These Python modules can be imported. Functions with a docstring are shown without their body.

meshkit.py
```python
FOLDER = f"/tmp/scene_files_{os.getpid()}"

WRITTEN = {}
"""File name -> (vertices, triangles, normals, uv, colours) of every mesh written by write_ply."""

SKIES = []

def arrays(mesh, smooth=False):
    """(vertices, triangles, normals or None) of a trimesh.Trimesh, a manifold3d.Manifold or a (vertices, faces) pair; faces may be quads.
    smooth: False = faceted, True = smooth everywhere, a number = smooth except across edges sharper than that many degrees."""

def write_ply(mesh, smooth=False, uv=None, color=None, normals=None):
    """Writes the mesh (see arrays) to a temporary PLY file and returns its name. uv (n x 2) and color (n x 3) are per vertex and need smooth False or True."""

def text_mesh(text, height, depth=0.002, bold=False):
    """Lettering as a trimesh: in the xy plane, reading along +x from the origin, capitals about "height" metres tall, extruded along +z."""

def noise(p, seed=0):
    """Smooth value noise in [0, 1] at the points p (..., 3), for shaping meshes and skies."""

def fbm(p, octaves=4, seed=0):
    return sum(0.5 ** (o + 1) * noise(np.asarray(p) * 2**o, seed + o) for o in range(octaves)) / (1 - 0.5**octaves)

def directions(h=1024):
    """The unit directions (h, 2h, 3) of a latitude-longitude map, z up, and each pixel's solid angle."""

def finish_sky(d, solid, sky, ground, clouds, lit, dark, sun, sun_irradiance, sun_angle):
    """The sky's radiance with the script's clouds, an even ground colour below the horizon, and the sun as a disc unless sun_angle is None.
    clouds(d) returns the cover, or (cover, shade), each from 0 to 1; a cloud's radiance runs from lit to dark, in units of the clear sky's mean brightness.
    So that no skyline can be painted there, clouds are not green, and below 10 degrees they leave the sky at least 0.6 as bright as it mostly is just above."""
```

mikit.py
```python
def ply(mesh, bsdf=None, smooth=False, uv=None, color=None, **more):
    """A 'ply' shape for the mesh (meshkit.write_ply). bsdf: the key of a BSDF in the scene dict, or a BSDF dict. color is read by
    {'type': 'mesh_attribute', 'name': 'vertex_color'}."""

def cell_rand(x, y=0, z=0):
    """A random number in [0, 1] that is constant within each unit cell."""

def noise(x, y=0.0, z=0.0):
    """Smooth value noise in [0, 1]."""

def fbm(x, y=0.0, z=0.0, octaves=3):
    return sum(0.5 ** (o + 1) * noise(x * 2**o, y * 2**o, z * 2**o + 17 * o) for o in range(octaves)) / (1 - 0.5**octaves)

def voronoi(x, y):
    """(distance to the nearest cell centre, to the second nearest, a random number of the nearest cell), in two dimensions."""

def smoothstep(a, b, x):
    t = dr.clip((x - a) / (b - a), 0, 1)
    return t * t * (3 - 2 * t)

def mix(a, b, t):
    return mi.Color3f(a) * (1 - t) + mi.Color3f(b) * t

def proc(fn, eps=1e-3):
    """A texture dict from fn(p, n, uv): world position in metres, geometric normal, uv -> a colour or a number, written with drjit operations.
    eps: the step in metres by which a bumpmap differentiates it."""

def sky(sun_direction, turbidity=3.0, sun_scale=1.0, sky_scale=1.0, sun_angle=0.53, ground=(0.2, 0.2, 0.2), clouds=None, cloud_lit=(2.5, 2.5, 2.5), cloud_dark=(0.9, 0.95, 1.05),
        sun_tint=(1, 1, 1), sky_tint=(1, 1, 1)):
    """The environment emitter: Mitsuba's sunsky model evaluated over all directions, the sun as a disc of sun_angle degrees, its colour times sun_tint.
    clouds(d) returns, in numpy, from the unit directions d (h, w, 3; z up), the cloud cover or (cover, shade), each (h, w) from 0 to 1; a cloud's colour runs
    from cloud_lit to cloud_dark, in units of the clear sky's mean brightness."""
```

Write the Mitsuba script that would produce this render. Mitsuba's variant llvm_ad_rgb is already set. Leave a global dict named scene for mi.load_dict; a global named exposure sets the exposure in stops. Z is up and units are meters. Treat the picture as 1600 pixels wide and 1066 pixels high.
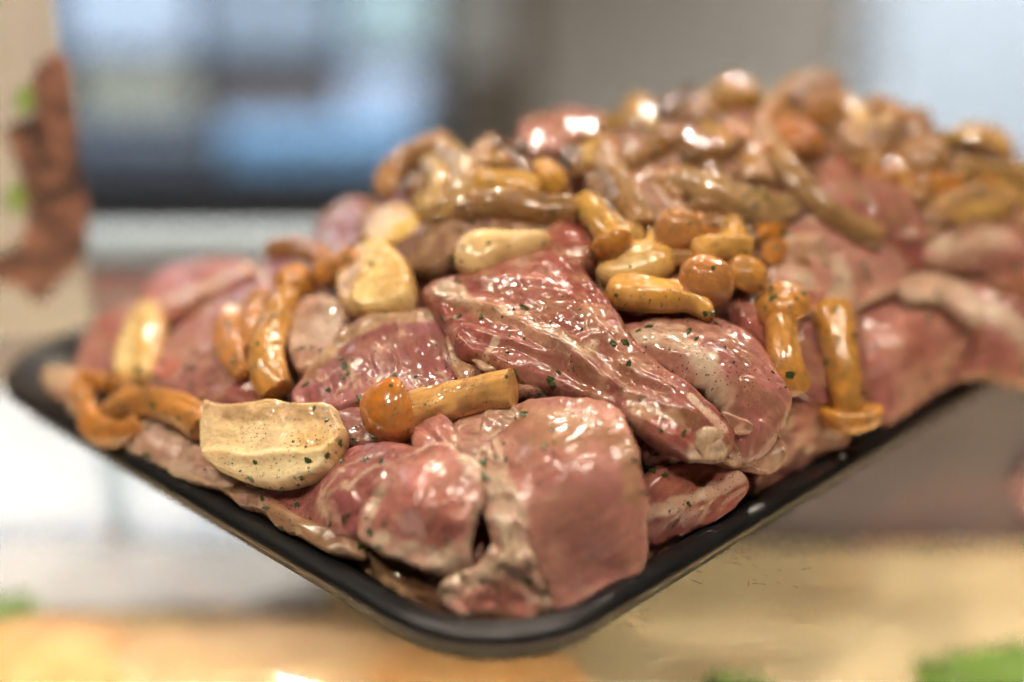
import math, numpy as np, trimesh, mitsuba as mi, drjit as dr, mikit, meshkit
from scipy.interpolate import RBFInterpolator
from scipy.spatial import Delaunay, cKDTree
from shapely.geometry import Polygon, Point
from shapely import contains_xy

T = mi.ScalarTransform4f
scene, labels = {}, {}
# ------------------------------------------------------------------ camera, lamps, exposure
CAM_H, PITCH, FPX = 0.235, math.radians(22.5), 2250.0        # the tray's rim plane is z = 0
CP, SP = math.cos(PITCH), math.sin(PITCH)
EYE = np.array([0, 0, CAM_H])
scene['camera'] = {'type': 'thinlens', 'fov': 2 * math.degrees(math.atan(800 / FPX)), 'fov_axis': 'x', 'near_clip': 0.05, 'far_clip': 30.0,
                   'aperture_radius': 0.0145, 'focus_distance': 0.468,
                   'to_world': T().look_at(origin=EYE.tolist(), target=[0, CP, CAM_H - SP], up=[0, 0, 1])}
exposure = 3.95
GLASS_Z = -0.0170


def rgb(*c):
    return {'type': 'rgb', 'value': [float(x) for x in c]}


def ply(key, mesh, bsdf, smooth=False, **kw):
    k, n = key, 0
    while k in scene:
        n += 1
        k = f'{key}_{n:03d}'
    scene[k] = mikit.ply(mesh, bsdf, smooth=smooth, **kw)
    return k


def box(lo, hi, r=0.0):
    import manifold3d as m3
    lo, hi = np.array(lo, float), np.array(hi, float)
    if r == 0:
        return trimesh.creation.box(bounds=[lo, hi])
    s = m3.Manifold.sphere(r, 16)
    pts = [s.translate([x, y, z]) for x in (lo[0] + r, hi[0] - r) for y in (lo[1] + r, hi[1] - r) for z in (lo[2] + r, hi[2] - r)]
    m = m3.Manifold.batch_hull(pts).to_mesh()
    return trimesh.Trimesh(m.vert_properties[:, :3], m.tri_verts)


scene['lamp_metal'] = {'type': 'twosided', 'bsdf': {'type': 'principled', 'base_color': rgb(.55, .55, .55), 'roughness': .4}}


def spotlight(loc, L, r, label):
    """A ceiling spotlight: a can housing and its shining disc."""
    k = 'ceiling_spotlight'
    n = 0
    while k in labels:
        n += 1
        k = f'ceiling_spotlight_{n:03d}'
    loc = np.array(loc, float)
    aim = np.array([0.02, 0.5, 0.03]) - loc
    aim /= np.linalg.norm(aim)
    M = trimesh.geometry.align_vectors([0, 0, 1], aim)
    M[:3, 3] = loc
    prof = np.array([[0, -.11], [r * 1.5, -.11], [r * 1.7, -.1], [r * 1.7, .012], [r * 1.45, .012], [r * 1.3, -.004], [0, -.004]])
    can = trimesh.creation.revolve(prof, sections=32)
    can.apply_transform(M)
    scene[k + '__housing'] = mikit.ply(can, 'lamp_metal', smooth=40)
    d = trimesh.creation.cylinder(r, .002, sections=28)
    d.apply_transform(M)
    scene[k + '__bulb'] = mikit.ply(d, 'lamp_metal', emitter={'type': 'area', 'radiance': rgb(*L)})
    labels[k] = {'label': label, 'category': 'spotlight', 'group': 'ceiling spotlights'}


W = np.array([1.0, .86, .70])
for i, (loc, g, w) in enumerate([((.32, 2.0, .98), 125, 'behind the counter on the right'), ((-.3, 1.9, 1.1), 112, 'behind the counter on the left'), ((.85, 1.45, 1.05), 98, 'at the right end of the counter'), ((.1, 1.25, 1.45), 75, 'above the back rail'),
                                 ((-.8, .3, 1.4), 85, 'left of the counter'), ((.7, .05, 1.5), 105, 'right of the counter'), ((.1, -.35, 1.7), 150, 'on the customer side'), ((-.45, -.2, 1.3), 70, 'on the customer side at the left')]):
    spotlight(loc, W * g, .025, label='warm white ceiling spotlight ' + w)


def beam(key, loc, aim, I, cut, label):
    loc, aim = np.array(loc, float), np.array(aim, float)
    d = (aim - loc) / np.linalg.norm(aim - loc)
    M = trimesh.geometry.align_vectors([0, 0, 1], d)
    M[:3, 3] = loc - d * .005
    can = trimesh.creation.revolve(np.array([[0, -.12], [.04, -.12], [.045, -.11], [.045, 0], [.04, 0], [.038, -.02], [0, -.02]]), sections=28)
    can.apply_transform(M)
    scene[key + '__housing'] = mikit.ply(can, 'lamp_metal', smooth=40)
    scene[key + '__beam'] = {'type': 'spot', 'to_world': T().look_at(origin=loc.tolist(), target=aim.tolist(), up=[.1, .2, 1]), 'intensity': rgb(*I), 'cutoff_angle': float(cut), 'beam_width': float(cut * .6)}
    labels[key] = {'label': label, 'category': 'spotlight'}


beam('track_light', (-.55, .9, 1.75), (-.55, 2.0, -.15), np.array([.80, .92, 1.0]) * 1.45, 26, 'added unseen spot that brightens the dark shelf rack')  # spot added out of view to brighten the shelf rack
beam('track_light_001', (1.0, 1.3, 1.7), (1.45, 2.6, -.1), np.array([.85, .93, 1.0]) * 2.1, 30, 'added unseen spot that brightens the pale door')  # second added spot, unseen, lifts the door's brightness


def window_light(key, c, half, aim, L, label, cat, bars=True):
    """A bright pane in a frame: emits towards aim."""
    c = np.array(c, float)
    z = np.array(aim, float) - c
    z /= np.linalg.norm(z)
    x = np.cross([0, 0, 1], z)
    x /= np.linalg.norm(x)
    y = np.cross(z, x)
    M = np.eye(4)
    M[:3, 0], M[:3, 1], M[:3, 2], M[:3, 3] = x, y, z, c
    a, b = half
    q = trimesh.Trimesh([[-a, -b, 0], [a, -b, 0], [a, b, 0], [-a, b, 0]], [[0, 1, 2], [0, 2, 3]])
    q.apply_transform(M)
    scene[key + '__pane'] = mikit.ply(q, 'lamp_metal', emitter={'type': 'area', 'radiance': rgb(*L)})
    t = .05
    fr = [box([-a - t, b, -.04], [a + t, b + t, .03]), box([-a - t, -b - t, -.04], [a + t, -b, .03]), box([-a - t, -b, -.04], [-a, b, .03]), box([a, -b, -.04], [a + t, b, .03])]
    if bars:
        fr += [box([a * -.42 - .05, -b, -.02], [a * -.42 + .05, b, .02])]
    m = trimesh.util.concatenate(fr)
    m.apply_transform(M)
    scene[key + '__frame'] = mikit.ply(m, 'lamp_metal')
    labels[key] = {'label': label, 'category': cat}


window_light('shop_window', (-1.5, 2.3, .95), (.6, .35), (-.1, .5, -.1), np.array([.62, .80, 1.0]) * .14, 'bright daylight shop window behind the counter on the left', 'window')

lamp = 'counter_lamp'
scene[lamp + '__tube'] = mikit.ply(trimesh.creation.cylinder(.007, segment=[[-1.0, .12, -.045], [1.0, .12, -.045]]), 'lamp_metal', emitter={'type': 'area', 'radiance': rgb(17., 15.4, 12.6)})  # unseen tube added to brighten the board under the glass
scene[lamp + '__light_shield'] = mikit.ply(trimesh.util.concatenate([box([-1.0, .095, -.034], [1.0, .138, -.031]), box([-1.0, .1385, -.0500], [1.0, .141, -.031])]), 'lamp_metal')  # unseen shield added to keep the tube's light off the heap
labels[lamp] = {'label': 'unseen warm lamp tube added inside the display counter to light the board', 'category': 'lamp'}


# ------------------------------------------------------------------ pixels of the photograph (1600 x 1066) to places on the heap
def ray(px, py):
    px, py = np.asarray(px, float), np.asarray(py, float)
    a, b = (px - 800) / FPX, -(py - 533) / FPX
    return np.stack([a, CP + b * SP, -SP + b * CP], -1)


def at_z(px, py, z):
    d = ray(px, py)
    return EYE + d * ((np.asarray(z) - CAM_H) / d[..., 2])[..., None]


def at_y(px, py, Y):
    d = ray(px, py)
    return EYE + d * (Y / d[..., 1])[..., None]


RIGHT, UPV, BACK = np.array([1.0, 0, 0]), np.array([0, SP, CP]), np.array([0, -CP, SP])     # BACK points towards the camera
HEAP = np.array([  # px, py, height of the heap's top above the rim (m)
    (15, 590, 0), (150, 690, 0), (300, 780, 0), (500, 890, 0), (700, 950, -.004), (860, 925, -.002), (1010, 860, -.002), (1200, 740, -.002), (1400, 650, 0), (1550, 590, .002),
    (100, 605, .007), (200, 560, .018), (420, 690, .019), (330, 570, .028), (450, 430, .05), (560, 460, .055), (300, 430, .032), (200, 440, .022), (390, 410, .042),
    (560, 600, .038), (640, 540, .047), (690, 630, .036), (540, 760, .02), (650, 850, .008), (750, 690, .031), (900, 640, .043), (870, 780, .024), (960, 800, .019),
    (700, 450, .062), (850, 410, .07), (900, 560, .05), (1000, 640, .041), (1100, 690, .03), (1080, 780, .012), (1100, 550, .052), (1200, 600, .04), (1200, 690, .02), (1260, 690, .01),
    (1310, 560, .032), (1330, 640, .014), (1450, 550, .024), (1590, 570, .014), (1280, 420, .056), (1450, 450, .044), (1580, 460, .036),
    (960, 390, .072), (800, 390, .072), (650, 370, .071), (520, 360, .06), (690, 230, .088), (850, 300, .084), (1000, 300, .085), (1150, 300, .083), (1350, 310, .075), (1500, 380, .058), (1590, 400, .05),
    (900, 180, .095), (1100, 150, .098), (1300, 120, .1), (1450, 190, .09), (1590, 240, .076)], float)
HZ = RBFInterpolator(HEAP[:, :2] / 1000, HEAP[:, 2], kernel='thin_plate_spline', smoothing=2e-4)


def heap_z(p):
    p = np.atleast_2d(np.asarray(p, float))
    return HZ(p / 1000)


def on_heap(p, lift=0.0):
    """The point of the heap's top seen at each pixel, lifted towards the eye by 'lift' mm."""
    p = np.atleast_2d(np.asarray(p, float))
    q = at_z(p[:, 0], p[:, 1], heap_z(p))
    d = EYE - q
    return q + d / np.linalg.norm(d, axis=1, keepdims=True) * (np.asarray(lift).reshape(-1, 1) * 1e-3)


# ------------------------------------------------------------------ materials
def speck(p, n, uv):
    x, y = uv.x * 1000, uv.y * 1000
    d1, _, c = mikit.voronoi(x / 1.7, y / 1.7)
    r = .08 + .16 * c
    k = mikit.smoothstep(r, r * .5, d1) * dr.select(c > .45, 1.0, 0.0)
    d2, _, c2 = mikit.voronoi(x / .8 + 31, y / .8)
    k2 = mikit.smoothstep(.2, .1, d2) * dr.select(c2 > .72, .7, 0.0)
    return dr.maximum(k, k2 * .6) * (.15 + .6 * mikit.smoothstep(.4, .6, mikit.noise(x / 8, y / 8, 3.0)))


def meat_bump(p, n, uv):            # heights in mm; amplitudes grow with the square of the size so that wet glints stay whole
    x, y = uv.x * 1000, uv.y * 1000
    m = mikit.smoothstep(.35, .65, mikit.noise(x / 6.5, y / 6.5, 9.0))
    m = .3 + .7 * m
    return (mikit.noise(x / 2.6, y / 2.2, 8.0) * .07 + m * (mikit.noise(x / 1.2, y / 1.1, 5.0) * .11 + mikit.noise(x / .7, y / .65, 6.0) * .03) + mikit.noise(x / 5, y / .6, 1.0) * .03) * .001


def meat_rough(p, n, uv):
    x, y = uv.x * 1000, uv.y * 1000
    return .09 + .14 * mikit.smoothstep(.38, .62, mikit.fbm(x / 7, y / 5, 2.0)) + .05 * mikit.noise(x * 2, y * 2)


def shroom_bump(p, n, uv):
    x, y = uv.x * 1000, uv.y * 1000
    m = mikit.smoothstep(.4, .7, mikit.noise(x / 5.5, y / 5.5, 9.0))
    return (mikit.noise(x / 3.2, y / 2.6, 8.0) * .13 + m * (mikit.noise(x / 1.2, y / 1.1, 5.0) * .06 + mikit.noise(x / .6, y / .55, 6.0) * .012) + mikit.noise(x / 6, y / .8, 1.0) * .015) * .001


def film_bump(p, n, uv):
    x, y = uv.x * 1000, uv.y * 1000
    return (mikit.noise(x / 3.0, y / 2.7, 8.0) * .10 + mikit.noise(x / 2.0, y / 2.0, 5.0) * .006) * .001


VC = {'type': 'mesh_attribute', 'name': 'vertex_color'}
scene['speck_weight_bsdf'] = {'type': 'diffuse', 'reflectance': rgb(.1, .1, .1)}
for name, bump in (('wet_meat', meat_bump), ('wet_mushroom', shroom_bump)):
    scene[name] = {'type': 'twosided', 'bsdf': {'type': 'bumpmap', 'arbitrary': mikit.proc(bump, eps=2e-4), 'scale': 1.0,
                   'bsdf': {'type': 'blendbsdf', 'weight': mikit.proc(speck),
                            'a': {'type': 'principled', 'base_color': VC, 'roughness': mikit.proc(meat_rough), 'specular': .75},
                            'b': {'type': 'principled', 'base_color': rgb(.06, .035, .02), 'roughness': .3, 'specular': .5, 'clearcoat': .6, 'clearcoat_gloss': .95}}}}
del scene['speck_weight_bsdf']
scene['filmed'] = {'type': 'twosided', 'bsdf': {'type': 'bumpmap', 'arbitrary': mikit.proc(film_bump, eps=4e-4), 'scale': 1.0, 'bsdf': {'type': 'principled', 'base_color': VC, 'roughness': .13, 'specular': .9}}}
FILM_Y = 405          # pieces seen above this row lie under a thick smooth film of marinade

LEAN, PINK, PURPLE, DARK = np.array([.33, .07, .06]), np.array([.50, .18, .15]), np.array([.33, .105, .11]), np.array([.20, .045, .04])
FAT, SAUCE, TAN = np.array([.72, .54, .40]), np.array([.30, .155, .065]), np.array([.58, .36, .2])
GREYBROWN = np.array([.24, .145, .095])
ORANGE, CREAM, YELLOW, BROWN = np.array([.45, .185, .042]), np.array([.72, .50, .23]), np.array([.53, .29, .075]), np.array([.29, .155, .058])


def smooth01(a, b, x):
    t = np.clip((x - a) / (b - a), 0, 1)
    return t * t * (3 - 2 * t)


def lerp(a, b, t):
    return a * (1 - t)[:, None] + b * t[:, None]


def chaikin(p, n=2, closed=True):
    p = np.asarray(p, float)
    for _ in range(n):
        if closed:
            q = np.roll(p, -1, 0)
            p = np.stack([.75 * p + .25 * q, .25 * p + .75 * q], 1).reshape(-1, p.shape[1])
        else:
            a, b = p[:-1], p[1:]
            p = np.vstack([p[:1], np.stack([.75 * a + .25 * b, .25 * a + .75 * b], 1).reshape(-1, p.shape[1]), p[-1:]])
    return p


def dense(line, step, closed=False):
    line = np.asarray(line, float)
    if closed:
        line = np.vstack([line, line[:1]])
    s = np.concatenate([[0], np.cumsum(np.linalg.norm(np.diff(line, axis=0), axis=1))])
    n = max(int(s[-1] / step), 2)
    t = np.linspace(0, s[-1], n + 1)
    if closed:
        t = t[:-1]
    return np.stack([np.interp(t, s, line[:, k]) for k in range(line.shape[1])], 1)


USED = {}
TOPS = []      # sample points of upper surfaces, for the herb flecks


def fresh(name):
    n = USED.get(name, 0)
    USED[name] = n + 1
    return name if n == 0 else f'{name}_{n:03d}'


def slab(name, label, cat, outline, t=8.0, lift=0.0, an=None, h=1.2, edge=None, bulge=.8, ruf=2.0, lump=(1.2, 11.0), fine=(.14, 3.4), ridges=(), fat=(), sauce=.55, sauces=(), base=LEAN, base2=PURPLE,
         vein=.5, rim_fat=0.0, cr_amp=None, fiber=(1, .3), rag=.8, group=None, bsdf='wet_meat', parent=None, flat=1.0, ch=2, grow=1.0, pale=(), keep=True):
    """A slice or chunk: its outline as the eye sees it lies on the heap; t mm thick, rounded edges, humps, folds (ridges) and painted fat, veins and marinade."""
    key = fresh(name) if parent is None else None
    if parent is not None:
        k, n = f'{parent}__{name}', 0
        while k in scene:
            n += 1
            k = f'{parent}__{name}_{n:03d}'
        key = k
    seed = (hash_str(key + str(outline[0])) % 1000)
    cr_amp = (.42 if bsdf == 'wet_meat' else .25) if cr_amp is None else cr_amp
    mm = 1e-3
    O = np.asarray(outline, float)
    cpx = O.mean(0)
    O = cpx + (O - cpx) * grow
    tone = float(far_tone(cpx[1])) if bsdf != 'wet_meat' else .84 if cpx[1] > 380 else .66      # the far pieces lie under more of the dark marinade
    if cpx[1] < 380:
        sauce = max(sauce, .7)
    if an is None:
        A = np.vstack([cpx[None], cpx + (O - cpx) * .62])
        P = on_heap(A, lift)
    else:
        A = np.array(an, float)
        P = at_z(A[:, 0], A[:, 1], A[:, 2])
    c = P.mean(0)
    _, _, vt = np.linalg.svd(P - c)
    n = vt[2]
    if n @ (EYE - c) < 0:
        n = -n
    if an is None:                                   # keep slices from standing edge-on
        vdir = (EYE - c) / np.linalg.norm(EYE - c)
        if n @ vdir < .45:
            n = n + vdir * (.5 - n @ vdir)
            n /= np.linalg.norm(n)
    fd = RIGHT * fiber[0] - UPV * fiber[1]
    u = fd - n * (fd @ n)
    u /= np.linalg.norm(u)
    v = np.cross(n, u)

    def to_plane(p, off=0.0):
        d = ray(*np.asarray(p, float).T)
        o = c + n * off
        s = ((o - EYE) @ n) / (d @ n)
        q = EYE + d * s[:, None] - c
        return np.stack([q @ u, q @ v], 1) / mm

    loc = np.stack([(P - c) @ u, (P - c) @ v, (P - c) @ n], 1) / mm
    resid = RBFInterpolator(loc[:, :2], loc[:, 2], kernel='thin_plate_spline', smoothing=3.0) if len(P) > 4 else None
    ol = dense(chaikin(to_plane(O, -t / 2 * mm * .8), ch), h * .8, True)
    nn = (meshkit.fbm(np.c_[ol / 3.0, np.full(len(ol), seed * 1.7)], 3, seed) - .5) + 2.2 * (meshkit.fbm(np.c_[ol / 11.0, np.full(len(ol), seed * 2.3)], 2, seed + 31) - .5)
    cen = ol.mean(0)
    ol = ol + (ol - cen) / np.linalg.norm(ol - cen, axis=1, keepdims=True) * (nn * 2 * rag)[:, None]
    poly = Polygon(ol).buffer(0)
    if poly.geom_type != 'Polygon':
        poly = max(poly.geoms, key=lambda g: g.area)
    r = min(edge if edge else min(t * .4, 1.7), .45 * math.sqrt(poly.area))
    rings = [dense(np.array(poly.exterior.coords)[:-1], h * .8, True)]
    nb = len(rings[0])
    for f in (.04, .15, .34, .62, 1.0):
        g = poly.buffer(-r * f)
        for q in getattr(g, 'geoms', [g]):
            if not q.is_empty:
                rings.append(dense(np.array(q.exterior.coords)[:-1], h * .9, True))
    inner = poly.buffer(-r - h * .5)
    lo, hi = ol.min(0), ol.max(0)
    gx, gy = np.meshgrid(np.arange(lo[0], hi[0], h), np.arange(lo[1], hi[1], h * .87))
    gx = gx + (np.arange(gx.shape[0]) % 2)[:, None] * h / 2
    g = np.c_[gx.ravel(), gy.ravel()]
    if not inner.is_empty:
        rings.append(g[contains_xy(inner, g[:, 0], g[:, 1])])
    p2 = np.vstack(rings)
    tri = Delaunay(p2).simplices
    cc = p2[tri].mean(1)
    big = poly.buffer(.02)
    a2 = p2[tri]
    area = np.abs(np.cross(a2[:, 1] - a2[:, 0], a2[:, 2] - a2[:, 0]))
    tri = tri[contains_xy(big, cc[:, 0], cc[:, 1]) & (area > 1e-4)]
    bt = cKDTree(dense(rings[0], .3, True))
    d = bt.query(p2)[0]
    d[:nb] = 0
    prof = np.sqrt(np.clip(1 - (1 - np.clip(d / r, 0, 1)) ** 2, 0, 1))
    q3 = np.c_[p2, np.full(len(p2), seed * 3.1)]
    w = resid(p2) * flat if resid is not None else np.zeros(len(p2))
    w = w + bulge * smooth01(0, max(d.max(), 1), d)
    if bsdf == 'wet_meat':
        w = w + ruf * 2 * (meshkit.fbm(q3 / 9.0 + 70, 2, seed + 21) - .5) * smooth01(min(9, .6 * d.max()), 0, d)
    fold = np.zeros(len(p2))
    for line, amp, wid in ridges:
        dd = cKDTree(dense(chaikin(to_plane(line), 2, False), .5)).query(p2 + (meshkit.noise(q3 / 6.0, seed + 5)[:, None] - .5) * 2)[0]
        fold += amp * np.exp(-(dd / wid) ** 2)
    filmed = cpx[1] < FILM_Y
    if filmed:
        fine, cr_amp = (fine[0] * .15, fine[1]), cr_amp * .5
    nz = (meshkit.fbm(q3 / lump[1], 2, seed) - .5) * 2 * lump[0] + (meshkit.fbm(q3 / fine[1] + 7, 2, seed + 1) - .5) * 2 * fine[0]
    crease = np.abs(meshkit.fbm(np.c_[p2[:, 0] / 15, p2[:, 1] / 8, q3[:, 2] + 4], 3, seed + 40) - .5)
    nz = nz - cr_amp * smooth01(.09, 0, crease) + cr_amp * .5 * smooth01(.05, .2, crease)
    strand = (meshkit.noise(np.c_[p2[:, 0] / 12, p2[:, 1] / 1.5 + meshkit.noise(q3 / 9, seed) * 3, q3[:, 2]], seed + 2) - .5) * (.02 if filmed else .09) * (1 if bsdf == 'wet_meat' else .5)
    top = w + (nz + strand) * np.minimum(1, .25 + prof) + fold * np.minimum(1, prof + .2) - t / 2 * (1 - prof)
    bot = w - t + t / 2 * (1 - prof) + fold * .5 * prof
    bot = np.minimum(bot, top - .02 * (prof > 0))
    bot[:nb] = top[:nb]
    # paint
    bl = smooth01(.3, .7, meshkit.fbm(q3 / 16 + 3, 3, seed + 3))
    col = lerp(np.broadcast_to(base, (len(p2), 3)), np.broadcast_to(base2, (len(p2), 3)), bl)
    st = meshkit.fbm(np.c_[p2[:, 0] / 10, p2[:, 1] / 1.1 + 1.5 * meshkit.noise(q3 / 8, seed + 14), q3[:, 2]], 3, seed + 4)
    if bsdf == 'wet_meat':
        col = lerp(col * (.72 + .5 * st)[:, None], np.broadcast_to(PINK * 1.25, col.shape), .3 * smooth01(.58, .75, st) * smooth01(.4, .6, meshkit.noise(q3 / 11, seed + 15)))
        col = lerp(col, col * [.68, .45, .48], .8 * smooth01(.52, .7, meshkit.fbm(q3 / 13 + 50, 3, seed + 16)))
    else:
        col = col * (.86 + .28 * st)[:, None]
    wx = np.c_[p2[:, 0] / 22, p2[:, 1] / 7, q3[:, 2]] + .35 * (meshkit.noise(q3 / 5, seed + 6)[:, None] - .5)
    vv = np.abs(meshkit.fbm(wx, 3, seed + 7) - .5)
    vm = smooth01(.035, .0, vv) * smooth01(.42, .62, meshkit.noise(q3 / 13, seed + 8)) * vein
    col = lerp(col, np.broadcast_to(FAT * [.95, .85, .8], col.shape), np.clip(vm, 0, 1))
    fm = np.zeros(len(p2))
    rough = (meshkit.fbm(q3 / 3.5, 3, seed + 9) - .5)
    if rim_fat:
        fm = np.maximum(fm, smooth01(rim_fat * 1.3, rim_fat * .5, d + rough * rim_fat * 2.2))
    for line, wid in fat:
        dd = cKDTree(dense(chaikin(to_plane(line), 2, False), .5)).query(p2)[0]
        fm = np.maximum(fm, smooth01(wid * 1.15, wid * .55, dd + rough * wid * 1.4))
    fcol = FAT * (.8 + .35 * meshkit.fbm(q3 / 2.5, 2, seed + 10))[:, None]
    fcol = lerp(fcol, np.broadcast_to(PINK * 1.15, fcol.shape), .45 * smooth01(.45, .65, meshkit.noise(q3 / 4 + 9, seed + 11)))
    col = lerp(col, fcol, fm)
    for line, wid, pc in pale:
        dd = cKDTree(dense(chaikin(to_plane(line), 2, False), .5)).query(p2)[0]
        col = lerp(col, np.broadcast_to(np.array(pc, float), col.shape), .85 * smooth01(wid * 1.3, wid * .5, dd + rough * wid))
    sm = min(1.0, sauce * 1.5) * smooth01(.42, .58, meshkit.fbm(q3 / 9 + 21, 3, seed + 12))
    for line, wid in sauces:
        dd = cKDTree(dense(chaikin(to_plane(line), 2, False), .5)).query(p2)[0]
        sm = np.maximum(sm, 1.1 * smooth01(wid * 1.3, wid * .4, dd + rough * wid))
    sc = lerp(np.broadcast_to(SAUCE, col.shape), np.broadcast_to(TAN, col.shape), smooth01(.4, .7, meshkit.noise(q3 / 5 + 2, seed + 13)))
    col = lerp(col, .6 * sc + .4 * col, np.clip(sm, 0, 1.25))
    if h < .7:
        gr = meshkit.noise(np.c_[p2[:, 0] / 1.1, p2[:, 1] / .5, q3[:, 2]], seed + 17)
        col = col * (.84 + .32 * gr)[:, None]
        fl = smooth01(.80, .9, meshkit.noise(q3 / .75, seed + 18)) * smooth01(.5, .65, meshkit.noise(q3 / 6, seed + 19))
        col = lerp(col, np.broadcast_to(FAT * .9, col.shape), .6 * fl)
        br = smooth01(.74, .86, meshkit.noise(q3 / .65 + 30, seed + 20)) * smooth01(.35, .6, meshkit.noise(q3 / 7 + 5, seed + 22))
        col = lerp(col, np.broadcast_to(SAUCE * .45, col.shape), .55 * br)
    if bsdf == 'wet_meat':              # a thin film of brown marinade over all the meat
        col = col * .84 + .16 * np.array([.36, .23, .14])
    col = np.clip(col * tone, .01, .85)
    V = np.vstack([np.c_[p2, top], np.c_[p2[nb:], bot[nb:]]])
    C = np.vstack([col, col[nb:] * .8])
    f1 = tri.copy()
    a3 = p2[f1]
    cr = np.cross(a3[:, 1] - a3[:, 0], a3[:, 2] - a3[:, 0])
    f1[cr < 0] = f1[cr < 0][:, ::-1]
    f2 = np.where(f1 >= nb, f1 + len(p2) - nb, f1)[:, ::-1]
    X = c + (V[:, :1] * u + V[:, 1:2] * v + V[:, 2:] * n) * mm
    m = trimesh.Trimesh(X, np.vstack([f1, f2]), process=False)
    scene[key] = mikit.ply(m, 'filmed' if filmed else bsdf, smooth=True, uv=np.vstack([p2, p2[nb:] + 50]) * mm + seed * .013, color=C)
    if parent is None:
        labels[key] = {'label': label, 'category': cat}
        if group:
            labels[key]['group'] = group
    elif label:
        labels[key] = {'label': label}
    if keep:
        TOPS.append((X[:len(p2)], m.vertex_normals[:len(p2)], bsdf))
    return key


def hash_str(s):
    x = 7
    for ch in s:
        x = (x * 131 + ord(ch)) % 1000003
    return x


def catmull(P, n):
    P = np.asarray(P, float)
    if len(P) == 2:
        t = np.linspace(0, 1, n)[:, None]
        return P[:1] * (1 - t) + P[1:] * t
    from scipy.interpolate import CubicSpline
    s = np.concatenate([[0], np.cumsum(np.linalg.norm(np.diff(P[:, :3], axis=0), axis=1))])
    return CubicSpline(s, P)(np.linspace(0, s[-1], n))


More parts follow.
